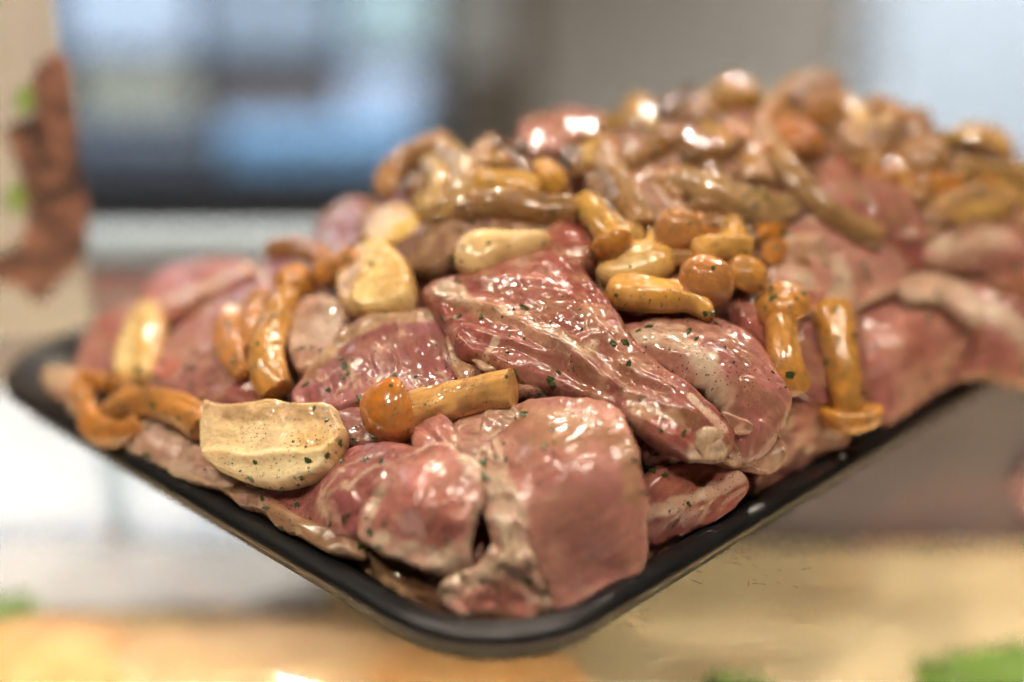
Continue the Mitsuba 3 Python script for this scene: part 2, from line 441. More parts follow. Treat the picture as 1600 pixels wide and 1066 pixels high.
def tube_mesh(path, rad, flat=1.0, nrm=None, step=.001, sides=32, seed=0, rough=.25, ends=(.5, .5), angular=.75):
    """A tapered limb along 'path' (3-D): radii in mm, cross-section flattened along nrm, closed by rounded (1) or cut (0) ends."""
    path = np.asarray(path, float)
    L = np.linalg.norm(np.diff(path, axis=0), axis=1).sum()
    n = max(int(L / step), 8)
    Q = catmull(np.c_[path, np.asarray(rad, float) * 1e-3], n)
    C, R = Q[:, :3], Q[:, 3]
    tg = np.gradient(C, axis=0)
    tg /= np.linalg.norm(tg, axis=1, keepdims=True)
    ref = BACK if nrm is None else np.asarray(nrm, float)
    b = ref - tg * (tg @ ref)[:, None]
    b /= np.linalg.norm(b, axis=1, keepdims=True)
    a = np.cross(tg, b)
    ang = np.linspace(0, 2 * np.pi, sides, endpoint=False)
    s = np.concatenate([[0], np.cumsum(np.linalg.norm(np.diff(C, axis=0), axis=1))])
    rings, rows = [], []

    def ring(i, k, push):
        cen = C[i] + tg[i] * push
        pr = R[i] * k
        q3 = np.c_[np.cos(ang) * 1.3, np.sin(ang) * 1.3, np.full(sides, s[i] / .009 + seed)]
        tw = ang + s[i] / .02 * (seed % 7 - 3) * .25 + seed
        pw = 1.35 + (seed % 5) * .45
        sq = (np.abs(np.cos(tw)) ** pw + np.abs(np.sin(tw)) ** pw) ** (-1 / pw)
        f = (1 - angular) + angular * sq / sq.mean() + (meshkit.fbm(q3, 2, seed) - .5) * rough * 2 + (meshkit.noise(np.c_[np.cos(ang) * 3.2, np.sin(ang) * 3.2, np.full(sides, s[i] / .025 + seed)], seed + 9) - .5) * rough * .5
        return cen + (np.cos(ang) * f * pr)[:, None] * a[i] + (np.sin(ang) * f * pr * flat)[:, None] * b[i]

    for k, pu in ((.45, -.95), (.8, -.7), (.95, -.35)):
        rings.append(ring(0, k ** (.35 + ends[0]), pu * R[0] * ends[0] * .8))
        rows.append(0)
    for i in range(len(C)):
        rings.append(ring(i, 1, 0))
        rows.append(i)
    for k, pu in ((.95, .35), (.8, .7), (.45, .95)):
        rings.append(ring(-1, k ** (.35 + ends[1]), pu * R[-1] * ends[1] * .8))
        rows.append(len(C) - 1)
    V = np.vstack(rings + [rings[0].mean(0)[None], rings[-1].mean(0)[None]])
    nr = len(rings)
    i = np.arange(nr - 1)[:, None] * sides
    j = np.arange(sides)[None]
    k = (j + 1) % sides
    F = np.vstack([np.stack([i + j, i + k, i + sides + k], -1).reshape(-1, 3), np.stack([i + j, i + sides + k, i + sides + j], -1).reshape(-1, 3)])
    e0, e1 = len(V) - 2, len(V) - 1
    jj = np.arange(sides)
    F = np.vstack([F, np.stack([np.full(sides, e0), (jj + 1) % sides, jj], 1), np.stack([np.full(sides, e1), (nr - 1) * sides + jj, (nr - 1) * sides + (jj + 1) % sides], 1)])
    m = trimesh.Trimesh(V, F, process=False)
    if m.volume < 0:
        m.invert()
    sv = np.concatenate([np.repeat(s[rows], sides), [0, s[-1]]])
    uv = np.c_[sv, np.concatenate([np.tile(ang, nr), [0, 0]]) * float(R.mean())] + seed * .0137
    return m, uv, sv / max(s[-1], 1e-6)


def paint_mushroom(m, base, dark, seed, uv, shade=.6):
    p = np.asarray(m.vertices) * 1000
    base, dark = np.asarray(base) * [1, .96, .95], np.asarray(dark) * [1, .96, .95]
    n1 = meshkit.fbm(p / 7 + seed, 3, seed)
    c = lerp(np.broadcast_to(base, (len(p), 3)), np.broadcast_to(dark, (len(p), 3)), shade * smooth01(.35, .7, n1))
    n2 = meshkit.fbm(p / 4 + 40 + seed, 2, seed + 1)
    c = lerp(c, np.broadcast_to(np.array(base) * [1.2, 1.35, 1.9], c.shape), .22 * smooth01(.55, .75, n2))
    fib = meshkit.fbm(np.c_[uv[:, 0] * 110, uv[:, 1] * 1300, np.full(len(p), seed * 1.3)], 2, seed + 4)
    c = c * (.68 + .62 * fib)[:, None]
    film = smooth01(.52, .62, meshkit.fbm(p / 5 + 80 + seed, 3, seed + 6))
    c = lerp(c, np.broadcast_to(SAUCE * .8, c.shape), .5 * film)
    return np.clip(c * (.88 + .24 * meshkit.fbm(p / 1.5, 2, seed + 2))[:, None], .01, .85)


def finish(key, m, col, uv, bsdf='wet_mushroom', keep=True, filmed=False):
    scene[key] = mikit.ply(m, 'filmed' if filmed else bsdf, smooth=True, uv=uv, color=col)
    if keep:
        f = m.vertex_normals
        TOPS.append((np.asarray(m.vertices), f, bsdf))


def strip(name, label, cat, path, lift=3.0, flat=.6, base=BROWN, dark=None, ends=(.6, .3), group=None, parent=None, nrm=None, rough=.22, lifts=None):
    """A mushroom stem or torn slice lying along path [(px, py, radius mm), ...]."""
    path = np.array(path, float)
    key = fresh(name) if parent is None else f'{parent}__{name}'
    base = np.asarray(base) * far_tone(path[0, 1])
    P = on_heap(path[:, :2], lifts if lifts is not None else np.full(len(path), lift))
    seed = hash_str(key + str(path[0])) % 500
    m, uv, s = tube_mesh(P, path[:, 2], flat, nrm, seed=seed, ends=ends, rough=rough)
    finish(key, m, paint_mushroom(m, base, base * .6 if dark is None else dark, seed, uv), uv, filmed=path[:, 1].mean() < FILM_Y)
    if parent is None:
        labels[key] = {'label': label, 'category': cat}
        if group:
            labels[key]['group'] = group
    return key


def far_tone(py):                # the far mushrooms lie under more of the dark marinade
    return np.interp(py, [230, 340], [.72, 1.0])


CAPPROF = [(0, 1.0), (.25, .97), (.5, .87), (.72, .70), (.88, .47), (.97, .2), (1.0, -.02), (.97, -.2), (.88, -.3), (.74, -.3), (.55, -.16), (.36, -.05), (.2, 0), (0, 0)]


def cap_mesh(center, axis, r, tall, seed, bend=0.1, squash=1.0):
    pr = chaikin(np.array(CAPPROF, float), 2, False)
    n, S = len(pr), 40
    ang = np.linspace(0, 2 * np.pi, S, endpoint=False)
    V = [np.array([[0, 0, pr[0, 1] * tall]])]
    for q in pr[1:-1]:
        V.append(np.c_[np.cos(ang) * q[0], np.sin(ang) * q[0] * squash, np.full(S, q[1] * tall)])
    V.append(np.array([[0, 0, pr[-1, 1] * tall]]))
    V = np.vstack(V)
    k = n - 2
    F = []
    j = np.arange(S)
    F.append(np.stack([np.zeros(S, int), 1 + j, 1 + (j + 1) % S], 1))
    for i in range(k - 1):
        a, b = 1 + i * S, 1 + (i + 1) * S
        F += [np.stack([a + j, b + j, b + (j + 1) % S], 1), np.stack([a + j, b + (j + 1) % S, a + (j + 1) % S], 1)]
    F.append(np.stack([1 + (k - 1) * S + j, np.full(S, len(V) - 1), 1 + (k - 1) * S + (j + 1) % S], 1))
    V[:, 2] += bend * (V[:, 0] ** 2 - V[:, 1] ** 2) * tall
    V *= 1 + (meshkit.fbm(V * 1.1 + seed, 2, seed)[:, None] - .5) * .2
    m = trimesh.Trimesh(V * r * 1e-3, np.vstack(F), process=False)
    z = axis / np.linalg.norm(axis)
    x = np.cross(z, [.3, .2, .9] if abs(z[2]) < .9 else [1, 0, 0])
    x /= np.linalg.norm(x)
    M = np.eye(4)
    M[:3, 0], M[:3, 1], M[:3, 2], M[:3, 3] = x, np.cross(z, x), z, center
    m.apply_transform(M)
    if m.volume < 0:
        m.invert()
    uv = V[:, :2] * r * 1e-3 + np.c_[V[:, 2], -V[:, 2]] * r * 4e-4 + seed * .011
    return m, uv


def mushroom(label, cap, stem=None, axis=(0, -1), toward=.4, lift=4.0, base=ORANGE, stem_base=None, tall=.75, group=None, slift=None, squash=1.0, ends=(.3, .15), seat=.0, name='mushroom'):
    """A whole small mushroom: cap (px, py, radius mm) with its axis seen along 'axis', stem along [(px, py, r mm), ...]."""
    key = fresh(name)
    seed = hash_str(key + str(cap[0])) % 500
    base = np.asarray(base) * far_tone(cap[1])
    ax = RIGHT * axis[0] - UPV * axis[1] + BACK * toward
    c = on_heap([cap[:2]], lift)[0]
    ax = ax / np.linalg.norm(ax)
    m, uv = cap_mesh(c - ax * cap[2] * seat * 1e-3, ax, cap[2], tall, seed, squash=squash)
    finish(key + '__cap', m, paint_mushroom(m, base, base * .62, seed, uv), uv, filmed=cap[1] < FILM_Y)
    if stem is not None:
        st = np.array(stem, float)
        P = on_heap(st[:, :2], slift if slift is not None else np.full(len(st), lift * .7))
        m, uv, s = tube_mesh(P, st[:, 2], 1.0, None, seed=seed + 3, ends=ends, rough=.16, angular=.2)
        sb = base * [1.05, 1.15, 1.5] if stem_base is None else stem_base
        finish(key + '__stem', m, paint_mushroom(m, sb, sb * .68, seed + 5, uv), uv, filmed=cap[1] < FILM_Y)
    labels[key] = {'label': label, 'category': 'mushroom'}
    if group:
        labels[key]['group'] = group
    return key


# ------------------------------------------------------------------ the counter and what is behind and below it
def wood(p, n, uv):
    a = mikit.noise(p.x * 5, p.y * 60, p.z * 20)
    b = mikit.fbm(p.x * 14, p.y * 260, 2.0, octaves=3)
    return mikit.mix(mikit.mix((.85, .69, .39), (.76, .56, .28), a), (.88, .76, .50), b * .6)


def streak(p, n, uv):
    return mikit.mix((.20, .155, .14), (.27, .215, .195), mikit.fbm(p.x * 3, p.y * 9, p.z * 9, octaves=3))


def taupe(p, n, uv):
    return mikit.mix((.34, .29, .235), (.41, .355, .295), mikit.fbm(p.x * 2, p.y * 2, p.z * 3, octaves=3))


def principled(col, rough=.5, spec=.4, **kw):
    return {'type': 'twosided', 'bsdf': {'type': 'principled', 'base_color': col, 'roughness': rough, 'specular': spec, **kw}}


def tray_bump(p, n, uv):
    return (mikit.noise(p.x * 900, p.y * 900, p.z * 900) + 2 * mikit.noise(p.x * 160, p.y * 160, p.z * 160)) * .00002


scene['board_wood'] = principled(mikit.proc(wood), .45)
scene['case_steel'] = principled(mikit.proc(streak), .5)
scene['panel_steel'] = principled(mikit.proc(lambda p, n, uv: streak(p, n, uv) * mi.Color3f(.5, .5, .52)), .4)
scene['jamb_paint'] = principled(rgb(.48, .50, .52), .6)
scene['reflection_grey'] = principled(rgb(.74, .76, .80), .25)  # tone of the bright panel's reflection, put into the colour
scene['lid_paint'] = principled(rgb(.36, .18, .16), .6)
scene['wall_paint'] = principled(mikit.proc(taupe), .8, .2)
scene['rail_paint'] = principled(rgb(.36, .45, .52), .5, .2)
scene['door_paint'] = principled(rgb(.62, .67, .72), .6)
scene['pillar_paint'] = principled(rgb(.36, .325, .28), .7)
scene['floor_tile'] = principled(rgb(.12, .11, .1), .5)
scene['tray_plastic'] = {'type': 'twosided', 'bsdf': {'type': 'bumpmap', 'arbitrary': mikit.proc(tray_bump, eps=2e-4), 'scale': 1.0, 'bsdf': {'type': 'principled', 'base_color': rgb(.006, .006, .007), 'roughness': .38, 'specular': .5}}}
scene['tray_wall_plastic'] = principled(rgb(.008, .008, .009), .6, .08)
scene['pane_glass'] = {'type': 'thindielectric', 'int_ior': 1.5}
scene['card_paper'] = principled(mikit.proc(lambda p, n, uv: mikit.mix((.58, .55, .50), (.64, .61, .56), mikit.fbm(p.x * 60, p.y * 60, p.z * 60))), .6)


def print_meat(p, n, uv):
    a = mikit.fbm(p.x * 120 + p.z * 90, p.z * 150 - p.x * 60, 1.0)
    return mikit.mix(mikit.mix((.05, .034, .03), (.33, .16, .115), mikit.smoothstep(.38, .6, a)), (.42, .20, .15), mikit.smoothstep(.06, -.02, p.z) * .6)


scene['print_meat'] = principled(mikit.proc(print_meat), .6)
scene['print_leaf'] = principled(rgb(.25, .42, .08), .6)
scene['scratch_grime'] = principled(rgb(.30, .18, .08), .5)

ply('shop_floor', box([-5, -2, -1.3], [5, 5, -1.25]), 'floor_tile')
labels['shop_floor'] = {'label': 'dark floor of the shop', 'category': 'floor', 'kind': 'structure'}
ply('back_wall', box([-4, 3.0, -1.25], [4, 3.1, 1.9]), 'wall_paint')
labels['back_wall'] = {'label': 'taupe shop wall far behind the tray', 'category': 'wall', 'kind': 'structure'}

k = 'display_counter'
labels[k] = {'label': 'glass topped display counter that the black tray stands on', 'category': 'counter'}
g = trimesh.Trimesh([[-1.2, -.02, GLASS_Z], [1.2, -.02, GLASS_Z], [1.2, .737, GLASS_Z], [-1.2, .737, GLASS_Z]], [[0, 1, 2], [0, 2, 3]])
ply(k + '__glass_top', g, 'pane_glass')
ply(k + '__back_rail', box([-1.2, .740, GLASS_Z - .012], [1.2, .763, GLASS_Z + .007], .003), 'rail_paint', 40)
ply(k + '__back_panel', box([-1.2, .80, -.33], [1.2, .82, GLASS_Z - .0125]), 'case_steel')
ply(k + '__case_floor', box([-1.2, -.02, -.35], [1.2, .8, -.33]), 'case_steel')
BZ, YP = -.165, .705                     # the board's top, the case's inner back panel
def pz(py):
    return float(at_y(300, py, YP)[2])


def pxx(px):
    return float(at_y(px, 740, YP)[0])


ply(k + '__inner_panel', box([pxx(470), YP, -.33], [1.2, YP + .006, -.034]), 'panel_steel')
ply(k + '__end_panel', box([-1.2, YP, pz(606)], [pxx(470) - .001, YP + .006, -.034]), 'case_steel')
for x0, x1 in ((-900, 165), (192, 470)):
    pl = trimesh.Trimesh([[pxx(x0), YP, BZ - .03], [pxx(x1) - .0005, YP, BZ - .03], [pxx(x1) - .0005, YP, pz(606) - .001], [pxx(x0), YP, pz(606) - .001]], [[0, 1, 2], [0, 2, 3]])
    ply(k + '__light_panel', pl, 'lamp_metal', emitter={'type': 'area', 'radiance': rgb(.0225, .030, .038)})  # glowing sheet put in for daylight through the counter's back
ply(k + '__inner_lid', box([-1.2, YP + .007, -.040], [1.2, .799, -.034]), 'lid_paint')
ply(k + '__panel_post', box([pxx(165), YP - .004, -.33], [pxx(192), YP + .006, pz(606) - .001], .001), 'rail_paint', 40)
labels[k + '__light_panel'] = {'label': 'bright bluish white glowing panel put in for daylight behind the counter'}
rs = np.random.RandomState(5)
sc = []
for _ in range(46):
    px, py = rs.uniform(1040, 1260), rs.uniform(850, 920)
    if rs.rand() < .35:
        px, py = rs.uniform(960, 1010), rs.uniform(900, 1010)
    c = at_z(px, py, GLASS_Z + .0002)
    a = rs.normal(-.5, .6)
    l, w = rs.uniform(.0006, .0028), rs.uniform(.00005, .00014)
    d = np.array([math.cos(a), math.sin(a), 0])
    e = np.array([-d[1], d[0], 0])
    b = box([-l, -w, 0], [l, w, .00008])
    b.vertices = c + b.vertices[:, :1] * d + b.vertices[:, 1:2] * e + b.vertices[:, 2:] * [0, 0, 1]
    sc.append(b)
ply(k + '__scratches', trimesh.util.concatenate(sc), 'scratch_grime')
labels[k + '__scratches'] = {'label': 'fine brown scratches in the glass', 'kind': 'stuff'}

yb = at_z(1300, 850, BZ)[1]
b = 'wooden_board'
labels[b] = {'label': 'pale wooden board inside the counter below the glass', 'category': 'board'}
for i in range(5):
    y1 = yb - i * .066
    ply(b + '__plank', box([-.9, y1 - .0645, BZ - .02], [.9, y1, BZ + (i % 2) * .0006], .002), 'board_wood', 40)
for i in range(3):
    ply(b + '__batten', box([-.6 + i * .6 - .03, yb - .33, BZ - .205], [-.6 + i * .6 + .03, yb, BZ - .0205]), 'board_wood')


def lump(name, label, cat, px, py, half, col, seed, amp=.25, rough=.5, parts=None):
    m = trimesh.creation.icosphere(4, 1.0)
    v = m.vertices
    v = v * (1 + (meshkit.fbm(v * 2 + seed, 3, seed)[:, None] - .5) * amp * 2)
    m.vertices = v * half + at_z(px, py, BZ) + [0, 0, half[2] * .9]
    key = fresh(name)
    ply(key, m, principled(mikit.proc(lambda p, n, uv: mikit.mix(col[0], col[1], mikit.fbm(p.x * 60, p.y * 60, p.z * 60))), rough), True)
    labels[key] = {'label': label, 'category': cat}


def lettuce(label, px, py, r, seed, col):
    key = fresh('lettuce')
    labels[key] = {'label': label, 'category': 'lettuce'}
    rs = np.random.RandomState(seed)
    c = at_z(px, py, BZ)
    for i in range(7):
        a, L, w = i * .9 + rs.rand(), r * rs.uniform(.8, 1.15), r * .5
        U, V = np.meshgrid(np.linspace(0, 1, 22), np.linspace(-1, 1, 25), indexing='ij')
        wid = w * np.sin(np.pi * np.clip(U * .9 + .1, 0, 1)) ** .7
        x, y = L * U, V * wid
        z = r * (.15 + .55 * U - .35 * U ** 2) + .12 * r * np.sin(V * 9 + i) * U * np.abs(V) + .1 * r * np.sin(U * 13) * np.abs(V)
        P = np.stack([x * math.cos(a) - y * math.sin(a), x * math.sin(a) + y * math.cos(a), z], -1).reshape(-1, 3) + c
        q = (np.arange(21)[:, None] * 25 + np.arange(24)[None]).ravel()
        F = np.vstack([np.stack([q, q + 25, q + 26], 1), np.stack([q, q + 26, q + 1], 1)])
        ply(key + '__leaf', trimesh.Trimesh(P, F, process=False), col, True)


scene['leaf_green'] = principled(rgb(.13, .22, .035), .4)
scene['leaf_dark'] = principled(rgb(.15, .27, .06), .4)
lettuce('bright green lettuce on the wooden board at the lower right', 1575, 1118, .038, 3, 'leaf_green')
lettuce('yellowish lettuce sprig on the wooden board below the tray corner', 1150, 1112, .020, 4, 'leaf_green')
lettuce('green lettuce sprig at the left end of the wooden board', -15, 1000, .026, 5, 'leaf_dark')
OR = ((.72, .33, .10), (.85, .52, .22))
lump('crumbed_cutlet', 'orange crumbed cutlet on the board, leftmost below the glass', 'cutlet', 70, 1062, np.array([.05, .035, .011]), OR, 1)
lump('crumbed_cutlet', 'broad pale crumbed cutlet on the board, second from the left', 'cutlet', 400, 1065, np.array([.07, .03, .012]), ((.85, .60, .34), (.80, .5, .24)), 2)
lump('crumbed_cutlet', 'golden crumbed cutlet on the board below the near tray corner', 'cutlet', 740, 1090, np.array([.05, .03, .012]), OR, 3)

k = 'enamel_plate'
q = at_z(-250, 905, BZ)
ply(k, box([q[0] - .3, q[1] - .036, BZ + .001], [at_z(520, 905, BZ)[0], yb - .006, BZ + .006], .002), 'reflection_grey', 40)  # plate added where the bright panel would mirror in the board
labels[k] = {'label': 'pale grey plate added as the reflection of the bright panel in the board', 'category': 'plate'}
lump('ham_piece', 'pink piece of ham at the right end of the board', 'ham', 1690, 830, np.array([.035, .02, .028]), ((.62, .25, .25), (.55, .3, .28)), 7)

# printed card
k = 'price_card'
labels[k] = {'label': 'cream upright card with a printed picture of roast meat beside the tray', 'category': 'sign'}
CY = .607
e = at_y(141, 480, CY)[0]
ply(k + '__card', box([e - .2, CY, GLASS_Z + .001], [e, CY + .002, .17], .0008), 'card_paper')


def printed(name, pts, bsdf, th):
    q = np.array([at_y(x, y, CY) for x, y in pts])
    pl = Polygon(chaikin(q[:, [0, 2]], 2))
    m = trimesh.creation.extrude_polygon(pl, th, engine='earcut')
    v = m.vertices
    m.vertices = np.c_[v[:, 0], CY - v[:, 2] - .0001, v[:, 1]]
    m.invert()
    ply(f'{k}__{name}', m, bsdf)


printed('printed_meat', [(50, 108), (104, 66), (116, 150), (126, 250), (140, 330), (136, 405), (100, 432), (60, 482), (38, 452), (0, 440), (-80, 430), (-80, 385), (15, 400), (48, 350), (30, 262), (3, 204), (25, 190), (58, 180), (50, 140)], 'print_meat', .0002)
printed('printed_leaf', [(22, 150), (42, 128), (56, 150), (44, 178), (28, 176)], 'print_leaf', .0004)
printed('printed_leaf', [(8, 300), (26, 282), (44, 305), (34, 334), (14, 330)], 'print_leaf', .0004)


# far background
def far(key, label, cat, x0, x1, y0, y1, Y, depth, bsdf, r=.01):
    """A box whose front face shows between these pixels at distance Y."""
    a, b2 = at_y(x0, (y0 + y1) / 2, Y), at_y(x1, (y0 + y1) / 2, Y)
    zt, zb = at_y(800, y0, Y)[2], at_y(800, y1, Y)[2]
    key = fresh(key)
    ply(key, box([a[0], Y, zb], [b2[0], Y + depth, zt], r), bsdf, 40)
    labels[key] = {'label': label, 'category': cat}
    return zt


for nm, c in (('blue_plastic', (.14, .28, .47)), ('paleblue_plastic', (.50, .62, .80)), ('steelblue_plastic', (.28, .36, .46)), ('mint_plastic', (.38, .52, .58)), ('sage_card', (.40, .42, .36)), ('dark_paint', (.022, .022, .025)), ('slate_plastic', (.075, .095, .13)), ('mauve_card', (.24, .22, .23))):
    scene[nm] = principled(rgb(*c), .45)
SY = 1.9
k = 'dark_shelf_rack'
labels[k] = {'label': 'dark shelf rack with blue boxes behind the counter', 'category': 'shelf rack'}


def zy(y, Y=SY):
    return float(at_y(800, y, Y)[2])


def xx(x, y, Y=SY):
    return float(at_y(x, y, Y)[0])


XL, XR = xx(-300, 200), xx(684, 150)
ply(k + '__cabinet', box([XL, SY, -1.25], [XR, SY + .45, zy(268)], .004), 'dark_paint')
ply(k + '__shelf', box([XL, SY + .06, zy(196) - .012], [XR, SY + .45, zy(196)], .003), 'slate_plastic')
ply(k + '__shelf', box([XL, SY + .06, zy(92) - .012], [XR, SY + .45, zy(92)], .003), 'slate_plastic')
ply(k + '__back_panel', box([XL, SY + .451, -1.25], [XR, SY + .47, zy(-260)], .003), 'slate_plastic')
for x in (XL, XR - .02):
    ply(k + '__upright', box([x, SY + .43, zy(267)], [x + .02, SY + .4505, zy(-260)]), 'slate_plastic')
far('storage_box', 'bright blue box on the dark cabinet, lowest of the blurred boxes', 'box', 345, 650, 205, 268, SY + .01, .3, 'blue_plastic')
far('storage_box', 'slate box on the dark cabinet next to the printed card', 'box', 60, 335, 212, 268, SY + .02, .3, 'slate_plastic')
far('storage_box', 'beige green carton on the middle shelf of the dark rack', 'box', 118, 300, 105, 196, SY + .07, .3, 'sage_card')
far('storage_box', 'pale blue box on the middle shelf right of the mauve carton', 'box', 535, 662, 98, 196, SY + .07, .3, 'paleblue_plastic')
far('storage_box', 'mauve brown carton on the middle shelf of the dark rack', 'box', 325, 525, 112, 196, SY + .09, .3, 'mauve_card')
far('storage_box', 'pale blue box on the upper shelf at the left', 'box', 100, 292, -60, 92, SY + .07, .3, 'paleblue_plastic')
far('storage_box', 'steel blue box on the upper shelf in the middle', 'box', 318, 520, -60, 92, SY + .08, .3, 'steelblue_plastic')
far('storage_box', 'mint blue box on the upper shelf at the right end', 'box', 540, 672, -70, 92, SY + .07, .3, 'mint_plastic')
k = 'wall_pillar'
ply(k, box([xx(712, 100, 2.8), 2.8, -1.25], [xx(800, 100, 2.8), 2.999, 1.85], .01), 'pillar_paint', 40)
labels[k] = {'label': 'beige pillar against the taupe wall right of the shelf rack', 'category': 'pillar'}
k = 'white_door'
ply(k + '__leaf', box([xx(1385, 100, 2.9), 2.9, -1.248], [xx(2000, 100, 2.9), 2.95, .9], .01), 'door_paint', 40)
ply(k + '__jamb', box([xx(1340, 100, 2.9), 2.93, -1.248], [xx(1384, 100, 2.9), 2.99, .95], .005), 'jamb_paint', 40)
labels[k] = {'label': 'pale grey blue door standing open behind the heap on the right', 'category': 'door'}

# ------------------------------------------------------------------ the tray
C0, ER, EL = np.array([-.0041, .3292]), np.array([.696, .718]), np.array([-.718, .696])
LR, LL, RC = .385, .311, .046


def round_rect(d, n=18):
    """The tray's outline moved d inwards (3-D, z = 0)."""
    r, out = max(RC - d, .004), []
    for (cx, cy), a0 in (((RC, RC), 180), ((LR - RC, RC), 270), ((LR - RC, LL - RC), 0), ((RC, LL - RC), 90)):
        cx2 = cx if r > .004 else cx
        for a in np.radians(np.linspace(a0, a0 + 90, n)):
            out.append((cx2 + r * math.cos(a), cy + r * math.sin(a)))
    loc = np.array(out)
    # the straight sides get points of their own
    loc = np.vstack([dense(np.vstack([loc[i:i + 1], loc[(i + 1) % len(loc):(i + 1) % len(loc) + 1]]), np.linalg.norm(loc[(i + 1) % len(loc)] - loc[i]) / (12 if i % n == n - 1 else 1) * .999)[:-1][:12 if i % n == n - 1 else 1] for i in range(len(loc))])
    return C0 + loc[:, :1] * ER + loc[:, 1:] * EL


def swept(profile, cap=None):
    R = []
    for d, z in profile:
        q = round_rect(d)
        R.append(np.c_[q, np.full(len(q), z)])
    n, S = len(R), len(R[0])
    V = np.vstack(R)
    j = np.arange(S)
    F = np.vstack([np.vstack([np.stack([i * S + j, i * S + (j + 1) % S, (i + 1) * S + (j + 1) % S], 1), np.stack([i * S + j, (i + 1) * S + (j + 1) % S, (i + 1) * S + j], 1)]) for i in range(n - 1)])
    for c in cap or ():
        V = np.vstack([V, R[c].mean(0)[None]])
        o = (c % n) * S
        F = np.vstack([F, np.stack([o + j, o + (j + 1) % S, np.full(S, len(V) - 1)], 1)])
    m = trimesh.Trimesh(V, F, process=False)
    q = m.triangles_center - np.append(C0 + ER * LR / 2 + EL * LL / 2, -.004)
    if (m.face_normals * q).sum() < 0:
        m.invert()
    return m


k = 'black_tray'
labels[k] = {'label': 'shallow black plastic tray heaped with marinated meat', 'category': 'tray'}
lip = [(.0105, -.0035), (.0092, -.0012), (.0076, -.0001), (.0055, .0003), (.0035, 0), (.0014, -.0012), (.0003, -.003), (.0001, -.0045), (.0008, -.0058), (.0024, -.0064)]
ply(k + '__rim', swept(lip), 'tray_plastic', True)
ply(k + '__basin', swept([(.0106, -.0036), (.015, -.009), (.021, -.0125), (.027, -.0142), (.034, -.0146)], (-1,)), 'tray_plastic', 50)
ply(k + '__outer_wall', swept([(.0024, -.0065), (.0038, -.0072), (.0056, -.0105), (.0074, -.0140), (.0105, -.0160), (.018, -.0166)], (-1,)), 'tray_wall_plastic', 40)
INSIDE = Polygon(round_rect(.0150)[:, :2])

# the mass of meat inside the heap
P0 = at_z(HEAP[:, 0], HEAP[:, 1], HEAP[:, 2])
sel = HEAP[:, 2] > .006
core = RBFInterpolator(np.vstack([P0[sel, :2], [[.10, .78], [.2, .74], [.0, .71], [-.1, .64], [.28, .62]]]) * 10, np.concatenate([P0[sel, 2], [.02, .03, .04, .03, .04]]), kernel='thin_plate_spline', smoothing=1e-3)
bd = dense(round_rect(.0150)[:, :2], .003, True)
gx, gy = np.meshgrid(np.arange(-.25, .32, .0022), np.arange(.3, .85, .0022))
gp = np.c_[gx.ravel(), gy.ravel()]
gp = gp[contains_xy(INSIDE.buffer(-.002), gp[:, 0], gp[:, 1])]
p2 = np.vstack([bd, gp])
tri = Delaunay(p2).simplices
cc = p2[tri].mean(1)
tri = tri[contains_xy(INSIDE.buffer(.0003), cc[:, 0], cc[:, 1])]
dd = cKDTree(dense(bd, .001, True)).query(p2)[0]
q3 = np.c_[p2 * 1000, np.zeros(len(p2))]
zt = core(p2 * 10) - .0125 + (meshkit.fbm(q3 / 14, 3, 4) - .5) * .009
zz = -.0085 + (np.maximum(zt, -.006) + .0085) * smooth01(0, .03, dd)
zz[:len(bd)] = -.0088
a3 = p2[tri]
cr = np.cross(a3[:, 1] - a3[:, 0], a3[:, 2] - a3[:, 0])
tri[cr < 0] = tri[cr < 0][:, ::-1]
bl = meshkit.fbm(q3 / 12, 3, 8)
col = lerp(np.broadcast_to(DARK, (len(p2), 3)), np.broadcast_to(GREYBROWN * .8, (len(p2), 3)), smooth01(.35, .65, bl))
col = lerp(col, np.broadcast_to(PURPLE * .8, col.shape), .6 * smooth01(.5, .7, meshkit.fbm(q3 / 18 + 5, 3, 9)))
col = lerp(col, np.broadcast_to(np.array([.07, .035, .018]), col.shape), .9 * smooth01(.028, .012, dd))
m = trimesh.Trimesh(np.c_[p2, zz], tri, process=False)
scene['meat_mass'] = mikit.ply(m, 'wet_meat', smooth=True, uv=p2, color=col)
labels['meat_mass'] = {'label': 'raw meat and brown marinade deep in the tray between the slices', 'category': 'meat', 'kind': 'stuff'}


# ------------------------------------------------------------------ the meat
def meat(label, outline, **kw):
    kw.setdefault('grow', 1.06)
    return slab('meat_slice', label, 'meat', outline, **kw)


HAM = np.array([.56, .225, .19])
